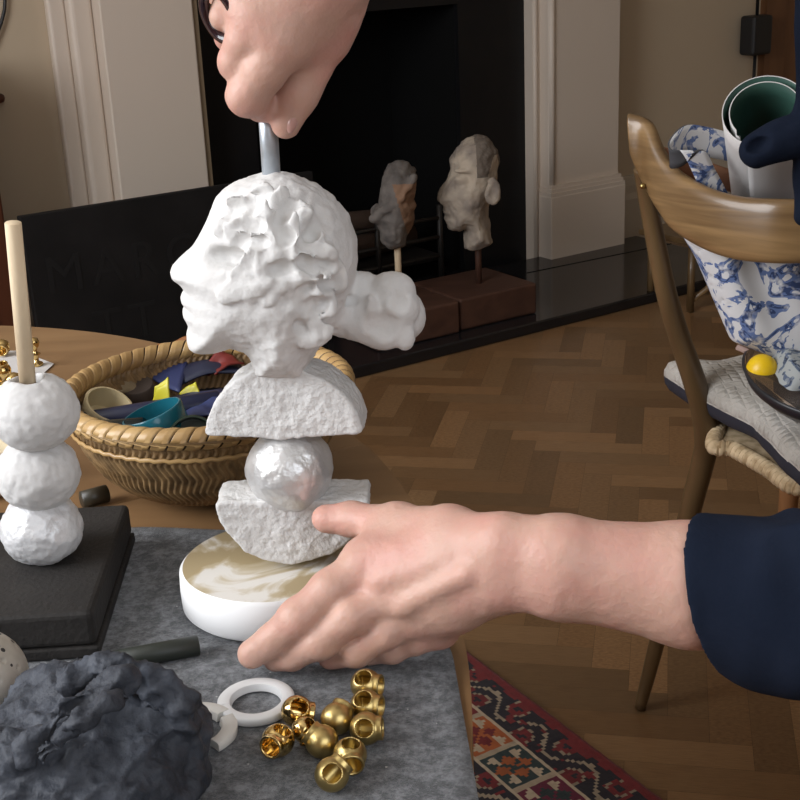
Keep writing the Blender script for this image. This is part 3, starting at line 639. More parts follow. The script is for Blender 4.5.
rdg = 1 - np.abs(fbm(V + .004 * np.stack([noise(V, 40, 2), noise(V, 40, 3), noise(V, 40, 4)], -1), 75, 3, 6)); V2 = V2 + normals(V, Q) * (.0014 * (np.clip(rdg, .6, 1) - .8))[:, None]; V = V + (V2 - V) * amp
obj('plaster_head', V, Q, M['plaster_head'], sculp)
# the metal rod that threads the stack and the socket around it
rt_, rb_ = Py(266, 92, YS), Py(272, 184, YS)
obj('rod', *tube_vf([rt_, rb_], px(8.2), 20), M['steel'], sculp)['label'] = 'grey metal rod'

# ================================================================== stack of clay balls with a dowel on a black block
BT = TZ + .031
ctb = Pz(41, 556, BT)
bl = thing('black_block', 'black painted wooden block at the left, carrying the stack of three balls', 'block', (-.3, .68, FT))
p1 = Pz(92, 612, BT); p2 = Pz(129, 503, BT); vv = (p2 - p1); vv[2] = 0; Lb = np.linalg.norm(vv); vv /= Lb; uu = np.array([-vv[1], vv[0], 0])
bevel(obj('body', *prism_vf([(0, 0), (.155, 0), (.155, Lb), (0, Lb)], -(BT - FT - .0065), p1, uu, vv, (0, 0, 1)), M['blackwood'], bl, False), .0035, 3)
bevel(obj('base_board', *prism_vf([(-.001, -.001), (.156, -.001), (.156, Lb + .001), (-.001, Lb + .001)], .0065, p1 - np.array([0, 0, BT - FT]), uu, vv, (0, 0, 1)), M['blackwood'], bl, False), .001)
stk = thing('ball_stack', 'three white clay balls stacked on the black block with a wooden dowel on top', 'sculpture', ctb)
YB = ctb[1]; balls = [((41, 528), 41, 39, 'pearl', 1), ((38, 473), 41.5, 37, 'matteclay', 2), ((36, 411), 41.5, 38, 'matteclay', 3)]
dt, db = Py(13, 223, YB - .01), Py(28, 386, YB)
dd = (dt - db) / np.linalg.norm(dt - db)
for (x, y), rx, rz, mt, sd in balls:
    c = Py(x, y, YB); k = px(1, YB); a, b = rx * k, rz * k
    def bf(P, c=c, a=a, b=b, sd=sd):
        f = ell(P, c, (a, a, b))
        if sd == 3: f = -smin(-f, cone(P, db - dd * .006, db + dd * .03, .0082, .0105), .0015)
        return f
    V, Q = surf(bf, c - a * 1.1, c + a * 1.1, .0013); V = rough(relax(V, Q, 1), Q, [(35, .0012, 2), (95, .0008, 3), (300, .0004, 2)], sd * 5)
    V[:, 2] = np.maximum(V[:, 2], BT + .0003)
    o = obj('clay_ball', V, Q, M[mt], stk)
    if sd == 1: o['label'] = 'bottom ball with silvery sheen'
obj('dowel', *tube_vf([db - dd * .006, dt, dt + dd * .0003], [px(8, YB), px(7.6, YB), px(7, YB)], 20), M['dowel'], stk)['label'] = 'pale wooden dowel'

# ================================================================== foreground clay pieces
def clay_lump():
    c = Pz(92, 786, FT); pts = lambda x, y, Y: Py(x, y, Y)
    Y0 = c[1]
    def f(P):
        Wp = P + np.array([0, 0, .006]) + .006 * np.stack([noise(P, 30, 1), noise(P, 30, 2), noise(P, 30, 3)], -1)
        r = ell(Wp, Py(95, 772, Y0 + .005), (.054, .050, .050))
        r = smin(r, ell(Wp, Py(35, 765, Y0 + .0), (.040, .045, .038)), .012)
        r = smin(r, ell(Wp, Py(150, 748, Y0 + .01), (.026, .03, .034)), .008)
        for a, b, y1, y2, q in (((28, 742), (62, 700), -.035, -.03, .0045), ((62, 700), (118, 678), -.03, -.018, .0055), ((40, 745), (75, 712), -.046, -.043, .004), ((75, 712), (122, 697), -.043, -.034, .0055),
                                ((60, 672), (100, 664), .0, .0, .006), ((100, 664), (140, 675), .0, .0, .007), ((150, 680), (186, 702), .0, .0, .007), ((186, 702), (196, 745), .0, .0, .007), ((55, 662), (62, 659), .005, .005, .004)):
            r = smin(r, cone(Wp, Py(*a, Y0 + y1), Py(*b, Y0 + y2), q, q * .8), .003)
        for a, b, y1, y2, q in (((35, 752), (70, 722), -.05, -.047, .0042), ((128, 700), (165, 760), -.03, -.05, .007), ((130, 690), (160, 705), -.014, -.012, .0045), ((45, 722), (90, 690), -.04, -.03, .0035)):
            r = -smin(-r, cone(Wp, Py(*a, Y0 + y1), Py(*b, Y0 + y2), q, q * .8), .002)
        return np.maximum(r, FT + .0004 - P[..., 2])
    lo = Pz(-30, 830, FT); hi = Py(215, 640, Y0); V, Q = surf(f, (lo[0] - .03, Y0 - .07, FT - .002), (hi[0] + .01, Y0 + .07, .84), .0016)
    N = normals(V, Q); s = np.clip((V[:, 2] - FT) / .01, 0, 1)
    rid = (1 - np.abs(fbm((V + .012 * np.stack([noise(V, 25, 7), noise(V, 25, 8), noise(V, 25, 9)], -1)) * np.array([1, 1, 1.5]), 38, 4, 4))) ** 2
    V = V + N * (s * (.0062 * (rid - .55) + .0012 * fbm(V, 170, 3, 9) * 1.5))[:, None]
    tag(obj('clay_lump', V, Q, M['darkclay']), 'large rough lump of dark blue-grey clay in the near left corner', 'clay')
clay_lump()
def speckled():
    c = Pz(-22, 690, FT + .020); R = .0255; c[2] = FT + R; rn = random.Random(4); hs = []
    for _ in range(90):
        v = np.array([rn.gauss(0, 1), rn.gauss(0, 1), rn.gauss(0, 1)]); v /= np.linalg.norm(v); hs.append((c + v * R, rn.uniform(.0007, .0016)))
    def f(P):
        r = ell(P, c, (R, R, R))
        for h, q in hs: r = np.maximum(r, q - np.linalg.norm(P - h, axis=-1))
        return r
    V, Q = surf(f, c - R - .001, c + R + .001, .0008)
    m = mat('pitted_glazed_clay', (.55, .51, .45), .45, var=(60, (.40, .36, .30), .4, .7)); nt = m.node_tree; N = nt.nodes.new; L = nt.links; b = nt.nodes['Principled BSDF']
    src = b.inputs['Base Color'].links[0].from_socket; tc = N('ShaderNodeTexCoord'); vr = N('ShaderNodeTexVoronoi'); vr.inputs['Scale'].default_value = 230; L.new(tc.outputs['Object'], vr.inputs['Vector'])
    lt = N('ShaderNodeMath'); lt.operation = 'LESS_THAN'; lt.inputs[1].default_value = .32; L.new(vr.outputs['Distance'], lt.inputs[0])
    n = N('ShaderNodeTexNoise'); n.inputs['Scale'].default_value = 70; L.new(tc.outputs['Object'], n.inputs['Vector']); g = N('ShaderNodeMath'); g.operation = 'GREATER_THAN'; g.inputs[1].default_value = .54; L.new(n.outputs['Fac'], g.inputs[0])
    mu = N('ShaderNodeMath'); mu.operation = 'MULTIPLY'; L.new(lt.outputs[0], mu.inputs[0]); L.new(g.outputs[0], mu.inputs[1])
    x = N('ShaderNodeMix'); x.data_type = 'RGBA'; x.inputs['B'].default_value = (.02, .017, .016, 1); L.new(src, x.inputs['A']); L.new(mu.outputs[0], x.inputs['Factor']); L.new(x.outputs['Result'], b.inputs['Base Color'])
    tag(obj('pitted_ball', V, Q, m), 'off-white ball pitted with small black holes at the left edge beside the dark clay', 'ball')
speckled()
def arc_ring(name, c, ro, ri, th, a0, a1, mt, label, wob=0, seg=64, cat='ring', seed=1):
    V = []; F = []; prof = [(ri, .25), (ri + (ro - ri) * .12, .9), (ri + (ro - ri) * .3, 1), (ro - (ro - ri) * .12, 1), (ro, .8), (ro, .1), (ro - .0004, 0), (ri, 0)]; n = len(prof)
    for i in range(seg + 1):
        a = math.radians(a0 + (a1 - a0) * i / seg)
        for r, z in prof: w = 1 + wob * float(noise(np.array([a * 2, r * 90, z]), 1.5, seed)); V.append((c[0] + r * w * math.cos(a), c[1] + r * w * math.sin(a), c[2] + z * th))
    for i in range(seg):
        for k in range(n): a = i * n + k; b = i * n + (k + 1) % n; F.append((a, b, b + n, a + n))
    F += [tuple(range(n)), tuple(range(seg * n, seg * n + n))[::-1]]
    o = obj(name, V, F, mt); m = o.modifiers.new('split', 'EDGE_SPLIT'); m.split_angle = math.radians(50); return tag(o, label, cat)
rc = Pz(256.5, 705, FT); rr = (Pz(295, 705, FT + .002)[0] - Pz(218, 705, FT + .002)[0]) / 2
arc_ring('white_ring', rc, rr, rr * .64, .0042, 197, 556, M['nylon'], 'smooth white split ring lying flat on the felt beside the brass beads')
rc2 = Pz(193, 733, FT); arc_ring('ring_fragment', rc2, .0215, .0135, .0045, 38, 92, M['unfired'], 'broken piece of white clay ring poking out behind the dark clay lump', .02, 20, 'fragment')
arc_ring('ring_fragment', rc2 + np.array([.0005, -.0008, 0]), .0215, .0135, .0045, -48, 28, M['unfired'], 'curved broken piece of white clay ring nearest the smooth white ring', .02, 20, 'fragment', 4)
a, b = Pz(98, 664, FT + .005), Pz(199, 645, FT + .005)
tag(obj('dark_tube', *tube_vf([a, a + (b - a) * .99, b], [.0056, .0056, .0048], 20), mat('dark_green_tube', (.022, .026, .020), .5)), 'dark green-black tube lying on the felt between black block and sculpture', 'tube')
a, b = Pz(82, 500, TZ + .0065), Pz(107, 493, TZ + .0065)
tag(obj('dark_cylinder', *tube_vf([a, b], .0062, 18), mat('dark_olive_cap', (.035, .03, .02), .4)), 'small dark cylinder lying on the table between ball stack and basket', 'cylinder')

# ================================================================== brass beads
def bead_mesh():
    R = .0079
    def f(P):
        r = ell(P, (0, 0, 0), (R, R, R)); r = np.minimum(r, np.maximum(np.hypot(P[..., 0], P[..., 1]) - .0058, np.maximum(P[..., 2] - .0082, -P[..., 2])))
        r = np.maximum(r, -(np.maximum(np.hypot(P[..., 0], P[..., 1]) - .0044, -P[..., 2] - .0035)))
        r = np.maximum(r, -(np.maximum(np.hypot(P[..., 1], P[..., 2]) - .0042, -P[..., 0])))
        return r
    V, Q = surf(f, (-R, -R, -R), (R, R, .0092), .00045); return relax(V, Q, 1, .3), Q
bv_, bq_ = bead_mesh()
beads = [((366, 685), (-.25, -.40, .9), (1, -.35, .05), 'topmost satin brass bead of the right hand column, hole facing up'),
         ((366, 706), (-.15, -.45, .9), (1, -.35, .05), 'brass bead second from the top of the right hand column'),
         ((366, 729), (-.05, -.85, .60), (1, -.1, .05), 'brass bead at the bottom of the right hand column, round hole facing front'),
         ((337, 719), (0, .5, -.8), (.5, .8, .5), 'brass bead turned to hide its hole, left of the right hand column'),
         ((322, 742), (.2, .6, -.8), (-.75, .35, .55), 'smooth brass bead left of the middle, its collar pointing left'),
         ((350, 755), (.1, .05, 1), (.15, -1, -.10), 'brass bead with two open holes just below the right hand column'),
         ((332, 775), (.25, -.62, .75), (.7, .5, .5), 'nearest brass bead of all with one dark round hole'),
         ((297, 712), (.1, -.55, .85), (1, .1, -.3), 'shiny brass bead touching the white ring'),
         ((304, 727), (.7, -.3, .6), (.3, -.6, -.5), 'shiny brass bead half hidden under the one beside the white ring'),
         ((278, 741), (.35, -.1, .9), (-.35, -.85, .15), 'shiny brass bead furthest left with its open hole facing down left')]
first = None
for (x, y), hd, cd, lab in beads:
    p = Pz(x, y, FT + .0079); p[2] = FT + .0082
    if first is None: o = first = obj('brass_bead', bv_, bq_, M['brass'])
    else: o = first.copy(); COL.objects.link(o)
    if 'shiny' in lab:
        sm = bpy.data.meshes.get('shiny_bead')
        if sm is None: sm = first.data.copy(); sm.name = 'shiny_bead'; sm.materials[0] = M['brass_shiny']
        o.data = sm
    z_ = Vector(cd).normalized(); x_ = Vector(hd); x_ = (x_ - z_ * x_.dot(z_)).normalized(); y_ = z_.cross(x_)
    o.location = p; o.rotation_euler = Matrix((x_, y_, z_)).transposed().to_euler()
    if lab.startswith('shiny brass bead half'): o.scale = (.8,) * 3; o.location.z = FT + .0066
    tag(o, lab, 'bead', 'brass beads on the felt')
# brass fittings, paper and finial behind the ball stack
c = Pz(20, 372, TZ + .001); g = [[c + np.array([-.09 + i * .135 / 3, -.035 + j * .075 / 3, .0006 * (i % 2)]) for i in range(4)] for j in range(4)]
c2 = Pz(54, 365, TZ); pv = [Pz(-12, 352, TZ), Pz(20, 352, TZ), c2, Pz(38, 380, TZ), Pz(-12, 400, TZ)]
V, F = prism_vf([(p[0], p[1]) for p in pv][::-1], .0006, (0, 0, TZ + .0008), (1, 0, 0), (0, 1, 0), (0, 0, 1)); tag(obj('paper_sheet', V, F, M['paper'], smooth=False), 'white paper corner on the oak table behind the ball stack', 'paper')
fit_lab = ['brass fitting at the left edge on white paper, tall one', 'brass fitting lying next to the dowel on white paper', 'low brass fitting nearest the top clay ball', 'brass fitting furthest back behind the ball stack', 'brass fitting half out of frame at the left edge']
for k, ((x, y), (rx, rz)) in enumerate((((3, 372), (10, 0)), ((14, 382), (80, 40)), ((6, 390), (60, 100)), ((2, 348), (100, 10)), ((-6, 384), (30, 200)))):
    o = first.copy(); COL.objects.link(o); o.data = bpy.data.meshes['shiny_bead']; p = Pz(x, y, TZ + .009); o.location = p; o.location.z = TZ + .0098; o.rotation_euler = (math.radians(rx), 0, math.radians(rz)); o.name = 'brass_fitting'; tag(o, fit_lab[k], 'fitting', 'brass fittings behind the ball stack')
p = Pz(37, 366, TZ + .001)
V, F = lathe_vf([(.0001, .0008), (.006, .001), (.006, .003), (.0025, .005), (.0028, .010), (.005, .012), (.002, .014), (.0025, .017), (.0045, .0195), (.0052, .023), (.004, .0265), (.0001, .028)], 20, p)
tag(obj('brass_finial', V, F, M['brass_shiny']), 'small brass finial standing right of the dowel behind the balls', 'finial')
p = Pz(2, 505, TZ); V, F = lathe_vf([(.0001, .0005), (.024, .0005), (.027, .004), (.029, .034), (.0275, .034), (.025, .006), (.0001, .005)], 40, p + np.array([-.022, .03, 0]))
tag(obj('cream_cup', V, F, mat('cream_glaze', (.62, .52, .34), .5)), 'cream cup mostly hidden behind the ball stack at the left edge', 'cup')

# ================================================================== basket with scraps
RIM = TZ + .071
bc = Pz(207, 388, RIM); bR = (Pz(345, 396, RIM)[0] - Pz(69, 396, RIM)[0]) / 2; bc[2] = TZ
bask = thing('woven_basket', 'round shallow bamboo basket with a twisted rim full of coloured scraps', 'basket', (bc[0], bc[1], TZ))
def cm(name, c, r=.4, **k): return mat(name, c, r, **k)
def basket():
    # rim: overlapping wound strips
    nA, nS = 1120, 18; V = []; F = []; wraps = 56; gap = []
    for i in range(nA):
        a = 2 * math.pi * i / nA
        for k in range(nS):
            s = 2 * math.pi * k / nS; ph = (i * wraps / nA) % 1; gap.append(ph < .09); a = 2 * math.pi * i / nA + 2 * math.pi * 2 * (k / nS) / wraps
            r = .0072 * (1.03 - .16 * abs(ph - .6) if ph > .09 else .84); V.append((bc[0] + (bR + r * math.cos(s)) * math.cos(a), bc[1] + (bR + r * math.cos(s)) * math.sin(a), RIM + r * 1.05 * math.sin(s)))
    for i in range(nA):
        for k in range(nS): a, b = i * nS + k, i * nS + (k + 1) % nS; o2 = 40 if k == nS - 1 else 0; b = ((i + nA - o2) % nA) * nS + (k + 1) % nS; c, d = ((i + 1) % nA) * nS + k, ((i + 1 + nA - o2) % nA) * nS + (k + 1) % nS; F.append((a, c, d, b))
    # the seam ties the strip ends: wraps advance by a whole turn
    obj('rim', V, F, None, bask, True, [M['wicker'], cm('dark_gap', (.05, .028, .012), .9)], [1 if gap[f[0]] else 0 for f in F])
    prof = [(bR - .001, .067), (bR - .003, .055), (bR - .009, .038), (bR - .020, .021), (bR - .037, .008), (bR - .060, .002), (.0001, .0015)]
    prof = [tuple(p) for p in spline([np.array([a, b, 0]) for a, b in prof], 12)]; nA = 800; V = []; F = []; n = len(prof)
    for side, sg in ((0, 1), (1, -1)):
        for j, p in enumerate(prof):
            for i in range(nA):
                a = 2 * math.pi * i / nA; w = abs(math.sin(a * 60 + (1 if (j // 8) % 2 else -1) * (j % 8) * .42)) * 1.6 - .8; r = p[0] - side * .0028 + .0013 * w * sg * (p[0] > .05); z = p[1] + side * .0022
                V.append((bc[0] + r * math.cos(a), bc[1] + r * math.sin(a), TZ + max(z, .0006)))
    for side in (0, 1):
        b0 = side * n * nA
        for j in range(n - 1):
            for i in range(nA): a, b = b0 + j * nA + i, b0 + j * nA + (i + 1) % nA; f = (a, a + nA, b + nA, b); F.append(f if side == 0 else f[::-1])
    obj('bowl', V, F, M['wicker_dark'], bask)
    for z, r, w in ((.0555, bR - .0030, .0016),):
        pts = [(bc[0] + (r + .0025) * math.cos(a), bc[1] + (r + .0025) * math.sin(a), TZ + z + .0006 * math.sin(60 * a)) for a in np.linspace(0, 2 * math.pi, 181)[:-1]]
        obj('binding_strip', *tube_vf(pts, w, 8, closed=True, sec=(1, .7)), M['wicker'], bask)
basket()
def cm(name, c, r=.4, **k): return mat(name, c, r, **k)
def cyl_thing(name, label, cat, x, y, z, r, L, axis, mt, wall=None, taper=1.0):
    c = Pz(x, y, TZ + z + .008); ax = np.array(axis, float); ax /= np.linalg.norm(ax); t = np.array(Vector(ax).to_track_quat('Z', 'Y').to_matrix())
    pr = [(.0001, -L / 2), (r * .94, -L / 2), (r, -L / 2 + r * .08), (r * taper, L / 2 - .001), (r * taper - .0008, L / 2)]
    if wall: pr += [(r * taper - wall, L / 2), (r - wall, -L / 2 + wall), (.0001, -L / 2 + wall)]
    else: pr += [(.0001, L / 2)]
    V, F = lathe_vf(pr, 40, c, t); o = obj(name, V, F, mt); m = o.modifiers.new('split', 'EDGE_SPLIT'); m.split_angle = math.radians(50); return tag(o, label, cat)
# depth order is real: higher z = lies on top of the pile
cyl_thing('cream_bowl', 'small round cream bowl tipped towards the sculpture in the basket', 'bowl', 106, 413, .046, .0165, .018, (.45, -.25, .75), cm('cream_ceramic', (.60, .49, .29), .5), .0022, 1.12)
cyl_thing('navy_roll', 'dark navy rolled scrap lying behind the teal ring', 'scrap', 150, 413, .046, .0085, .10, (1, .18, .06), cm('navy_satin', (.012, .016, .05), .35))
cyl_thing('teal_ring', 'glossy teal pot lid on top of the basket scraps', 'lid', 157, 424, .052, .0215, .020, (-.30, .02, .95), cm('teal_glaze', (.015, .14, .19), .18), .0018)
cyl_thing('black_tin', 'glossy black tin lying on its side by the near rim of the basket', 'tin', 121, 437, .043, .0125, .034, (1, -.05, .05), cm('black_gloss', (.008, .014, .014), .12))
cyl_thing('green_lid', 'dark green round lid at the near rim of the basket', 'lid', 193, 441, .046, .017, .010, (.1, -.75, .45), cm('dark_green_gloss', (.015, .03, .018), .3), .0018)
cyl_thing('brown_ball_cap', 'dull brown rounded cap behind the cream bowl', 'cap', 138, 392, .040, .0125, .014, (0, -.3, 1), cm('brown_felt', (.075, .055, .045), .8))
def scrap(name, label, pts, zs, mt, th=.0012, cat='scrap', bend=.004, seed=0):
    P4 = [Pz(x, y, TZ + z + .008) for (x, y), z in zip(pts, zs)]; n = 12; G = []
    for i in range(n + 1):
        row = []
        for j in range(n + 1):
            u, v = i / n, j / n; p = (1 - u) * (1 - v) * P4[0] + u * (1 - v) * P4[1] + u * v * P4[2] + (1 - u) * v * P4[3]
            p = p + np.array([0, 0, .45 * bend * math.sin(math.pi * u) + .6 * bend * float(noise(np.array([u * 2, v * 2, seed]), 1.3, seed))]); row.append(p)
        G.append(row)
    return tag(sheet(name, G, th, mt), label, cat)
blue = cm('blue_leather', (.030, .042, .13), .55); yel = cm('yellow_film', (.55, .50, .03), .4); red_ = cm('red_leather', (.16, .015, .012), .5)
scrap('blue_scrap', 'large folded blue leather scrap at the back of the basket', [(124, 368), (160, 347), (192, 356), (180, 394)], [.046, .058, .052, .044], blue, .0016, bend=.006, seed=1)
scrap('navy_scrap', 'dark navy leather scrap under the chin of the plaster head', [(168, 352), (232, 348), (244, 372), (182, 384)], [.052, .054, .050, .046], cm('navy_leather', (.014, .018, .045), .5), .0016, bend=.008, seed=2)
scrap('blue_strip', 'long dark blue leather strip running behind the upper half disc', [(162, 402), (222, 388), (232, 420), (190, 424)], [.046, .052, .050, .044], blue, .0016, bend=.006, seed=3)
scrap('orange_scrap', 'orange brown leather scrap against the back rim of the basket', [(158, 347), (196, 338), (196, 352), (168, 358)], [.050, .060, .052, .046], cm('orange_leather', (.22, .075, .018), .5), .0015, seed=4)
scrap('red_scrap', 'red leather strip below the chin of the plaster head', [(203, 374), (224, 354), (244, 362), (216, 378)], [.048, .058, .056, .048], red_, .0015, bend=.008, seed=5)
scrap('red_scrap', 'red piece at the near rim of the basket beside the upper half disc', [(186, 424), (206, 420), (215, 440), (190, 432)], [.044, .047, .047, .043], red_, .0015, seed=6)
scrap('yellow_curl', 'curled yellow-green piece standing upright in the middle of the basket', [(153, 402), (156, 386), (168, 376), (170, 400)], [.046, .058, .066, .050], yel, .001, bend=.004, seed=7)
scrap('yellow_curl', 'small yellow-green piece lying right of the standing one in the basket', [(180, 396), (196, 384), (200, 394), (186, 400)], [.046, .056, .050, .046], yel, .001, seed=8)
scrap('yellow_chip', 'bright yellow chip at the near rim of the basket', [(146, 434), (170, 436), (166, 446), (145, 446)], [.050, .050, .044, .044], cm('bright_yellow_film', (.72, .66, .02), .4), .001, seed=9)
scrap('beige_cloth', 'crumpled beige cloth along the left inside of the basket', [(76, 390), (128, 368), (140, 390), (92, 408)], [.048, .052, .044, .036], cm('beige_cloth', (.26, .20, .12), .9), .0015, bend=.009, seed=10)
scrap('dark_cloth', 'dark cloth filling the bottom of the basket', [(128, 408), (164, 376), (272, 378), (236, 418)], [.026, .024, .024, .026], cm('dark_cloth', (.02, .02, .025), .9), .002, bend=.012, seed=11)
scrap('dark_green_scrap', 'dark green leather scrap right of the teal lid', [(196, 408), (228, 404), (222, 430), (196, 428)], [.040, .042, .044, .040], cm('bottle_green', (.012, .03, .024), .5), .0015, seed=12)

# ================================================================== sculpted heads on the hearth
def hearth_block(a, b, h, dep, label):
    A = Pz(*a, .0325); B = Pz(*b, .0325); u = B - A; Lw = np.linalg.norm(u); u /= Lw; v = np.array([-u[1], u[0], 0])
    return A, u, v, Lw
A, u, v, Lw = hearth_block((461, 331), (537, 313), .09, .2, '')
def head_sculpture(name, label, base, h, poly, Yh, rodpx, D, Wd, mt, fm_fn, mats, extra, amps, rodmat):
    A, u, v, Lw, dep = base; c = A + u * Lw / 2 + v * dep / 2
    t = thing(name, label, 'sculpture', (c[0], c[1], .0325))
    bevel(obj('block', *prism_vf([(0, 0), (Lw, 0), (Lw, dep), (0, dep)], h, A, u, v, (0, 0, 1)), M['blockwood'], t, False), .006)
    hp_ = W2(Yh)(poly); zb = .0325 + h
    top = Py(*rodpx, Yh); obj('rod', *tube_vf([(top[0], Yh, zb - .002), (top[0], Yh, top[2] + .05)], .009, 12), rodmat, t)
    def f(P):
        d = -poly2(P[:, 0, :, 0], P[:, 0, :, 2], hp_); e = np.clip(1 - d / D, 0, None)[:, None, :]; w = (P[..., 1] - Yh) / Wd
        r = (np.sqrt(e ** 2 + w ** 2) - 1) * min(D, Wd)
        return extra(P, r)
    lo = np.array([hp_[:, 0].min() - .01, Yh - Wd - .025, hp_[:, 1].min() - .01]); hi = np.array([hp_[:, 0].max() + .02, Yh + Wd + .025, hp_[:, 1].max() + .01])
    V, Q = surf(f, lo, hi, .0038); V = rough(relax(V, Q, 1), Q, amps, 3); cen = V[Q].mean(1)
    obj('head', V, Q, None, t, True, mats, [int(q) for q in fm_fn(cen)])
dep2 = .24; Y2 = float((A + u * Lw * .45 + v * dep2 * .5)[1])
p2_ = [(476, 134), (480, 133.5), (471.5, 136), (461, 142), (452, 153), (448.8, 160), (451, 170), (446, 179), (440, 188), (437, 197), (438, 201), (443, 203), (444, 207), (442, 211), (445, 214), (443, 218), (446, 223), (447, 229), (452, 231), (459, 231), (465, 229), (463, 241), (464, 248), (475, 249), (493, 243), (490, 225), (488, 205), (492, 192), (498, 178), (498, 160), (497, 148), (488, 137)]
def ex2(P, r):
    for sg in (-1, 1):
        o = lambda x, y, dy: np.array([*Py(x, y, Y2)[:1], Y2 + sg * dy, Py(x, y, Y2)[2]])
        e = ell(P, o(490, 186, .085), (.022, .012, .038)); e = -smin(-e, ell(P, o(490, 187, .098), (.012, .010, .024)), .004); r = smin(r, e, .006)
        r = -smin(-r, ell(P, o(459, 174, .088), (.030, .020, .020)), .012)      # eye socket
        r = smin(r, ell(P, o(461, 175, .066), (.020, .012, .013)), .006); r = smin(r, ell(P, o(463, 166, .070), (.032, .014, .008)), .008)
        r = smin(r, ell(P, o(466, 196, .066), (.030, .016, .028)), .014); r = smin(r, ell(P, o(448, 199, .030), (.020, .014, .014)), .008)
    return r
def m2(c): n = noise(c, 14, 4); return ((c[:, 0] > Py(474, 150, Y2)[0]) & (c[:, 2] > Py(480, 172, Y2)[2]) & (n > -.25)).astype(int)
head_sculpture('sculpted_head', 'painted clay head of a man with a large nose on a brown block', (A, u, v, Lw, dep2), .088, p2_, Y2, (478, 245), .075, .085, None, m2, [M['terracotta'], mat('grey_clay_hair', (.16, .13, .105), .9, bump=(60, .7, .01))], ex2, [(22, .004, 2), (70, .0022, 2)], M['blockwood'])
A1 = A - u * (Lw * .98 + .015) - v * .01
Y1 = float((A1 + u * Lw * .5 + v * dep2 * .6)[1])
p1_ = [(397.5, 160.5), (391, 163), (387, 166.5), (382.5, 177), (379.5, 195), (379, 206), (374, 209), (370.5, 214.5), (371, 220), (376.5, 224), (379.5, 231), (381, 243), (390, 248), (405, 245), (408, 234), (412, 226), (414, 218), (413, 213), (415, 209), (417, 205), (415, 198), (417, 190), (417, 181.5), (414, 173), (408, 163.5)]
def ex1(P, r):
    for sg in (-1, 1):
        o = lambda x, y, dy: np.array([*Py(x, y, Y1)[:1], Y1 + sg * dy, Py(x, y, Y1)[2]])
        r = smin(r, cone(P, o(413, 174, .05), o(402, 194, .066), .012, .010), .004)      # scarf edge
        r = -smin(-r, ell(P, o(411, 190, .066), (.014, .018, .012)), .008)
        r = smin(r, ell(P, o(378, 214, .030), (.020, .020, .020)), .004)
    r = smin(r, cone(P, Py(374, 218, Y1 - .04), Py(392, 206, Y1 - .06), .014, .012), .004)
    return r
def m1(c): return ((c[:, 0] > Py(398, 200, Y1)[0] + .25 * (Py(398, 200, Y1)[2] - c[:, 2])) & (c[:, 2] < Py(400, 180, Y1)[2]) & (c[:, 2] > Py(400, 236, Y1)[2])).astype(int)
head_sculpture('sculpted_head', 'smaller clay head of a woman in a grey headscarf beside the big-nosed head', (A1, u, v, Lw, dep2), .088, p1_, Y1, (397, 240), .06, .07, None, m1, [M['greyclay'], M['claybrown']], ex1, [(26, .004, 2), (80, .002, 2)], M['dowel'])

# ================================================================== chair with its cushion, bag, bowl and paper roll
CF = np.array([.55, .835, 0]); CF /= np.linalg.norm(CF); CR = np.array([CF[1], -CF[0], 0])
J = Pz(704, 437, .435); CM = J + CR * .225
def mir(p): p = np.array(p, float); return p - 2 * ((p - CM) @ CR) * CR
ch = thing('dining_chair', 'old curved-back wooden chair with rush seat standing right of the table', 'chair', (CM[0] + CF[0] * .2, CM[1] + CF[1] * .2, 0))
lg = [(640, 708, 1.595, 6.5), (655, 650, None, 8.5), (676, 567, None, 10.5), (693, 500, None, 11.5), (703, 462, None, 12), (706.5, 440, 1.545, 12.5), (703, 412, None, 12), (694, 380, None, 11.5), (677, 330, None, 10.5), (665, 287, None, 10), (652, 222, None, 9), (646, 190, None, 8.5), (641, 168, 1.50, 7)]
foot = Pz(640, 708, .002); ys = np.interp(range(13), [0, 5, 12], [foot[1], J[1] + .005, 1.513])
lp = [Py(x, y, yy) for (x, y, _, _), yy in zip(lg, ys)]; lp[0][2] = .003
lr = [r * 1.65 / FPX for *_, r in lg]
lps = spline(lp, 5); lrs = np.interp(np.linspace(0, 12, len(lps)), range(13), lr)
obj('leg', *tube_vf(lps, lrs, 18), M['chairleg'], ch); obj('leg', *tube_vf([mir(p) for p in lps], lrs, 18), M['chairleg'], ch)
for m_f in (lambda p: np.array(p, float), mir):
    a = J + CF * .37 + CR * .012; b = a + CF * .02 - CR * .01; obj('leg', *tube_vf([m_f((b[0], b[1], .0015)), m_f((a[0], a[1], .22)), m_f((a[0], a[1], .435))], [.011, .0155, .0165], 16), M['stoolwood'], ch)
    0 and obj('stretcher', *tube_vf([m_f(lp[2] + (0, 0, .0)), m_f((a[0], a[1], lp[2][2] + .01))], .008, 12), M['chairleg'], ch)
tpx = [(626.5, 114), (640, 119), (650, 139), (662, 159), (675, 172.5), (700, 187.5), (735, 197), (775, 200), (812, 200)]
bpx = [(630, 158), (640, 184), (648, 200), (657, 214), (670, 231), (700, 250), (733, 261), (773, 265), (812, 265)]
by = [1.505, 1.495, 1.475, 1.455, 1.435, 1.40, 1.365, 1.335, 1.325]
tp = spline([Py(x, y, Y) for (x, y), Y in zip(tpx, by)], 5); bp = spline([Py(x, y, Y - .004) for (x, y), Y in zip(bpx, by)], 5)
shift = (np.array(CM) - tp[-1]) @ CR
rail = list(zip(tp, bp)); 
half = [(t + CR * 0, b) for t, b in rail]; mc = tp[-1].copy()
def mirb(p): p = np.array(p, float); return p - 2 * ((p - mc) @ CR) * CR
rail = half + [(mirb(t), mirb(b)) for t, b in half[::-1][1:]]
V = []; F = []; ns = 16
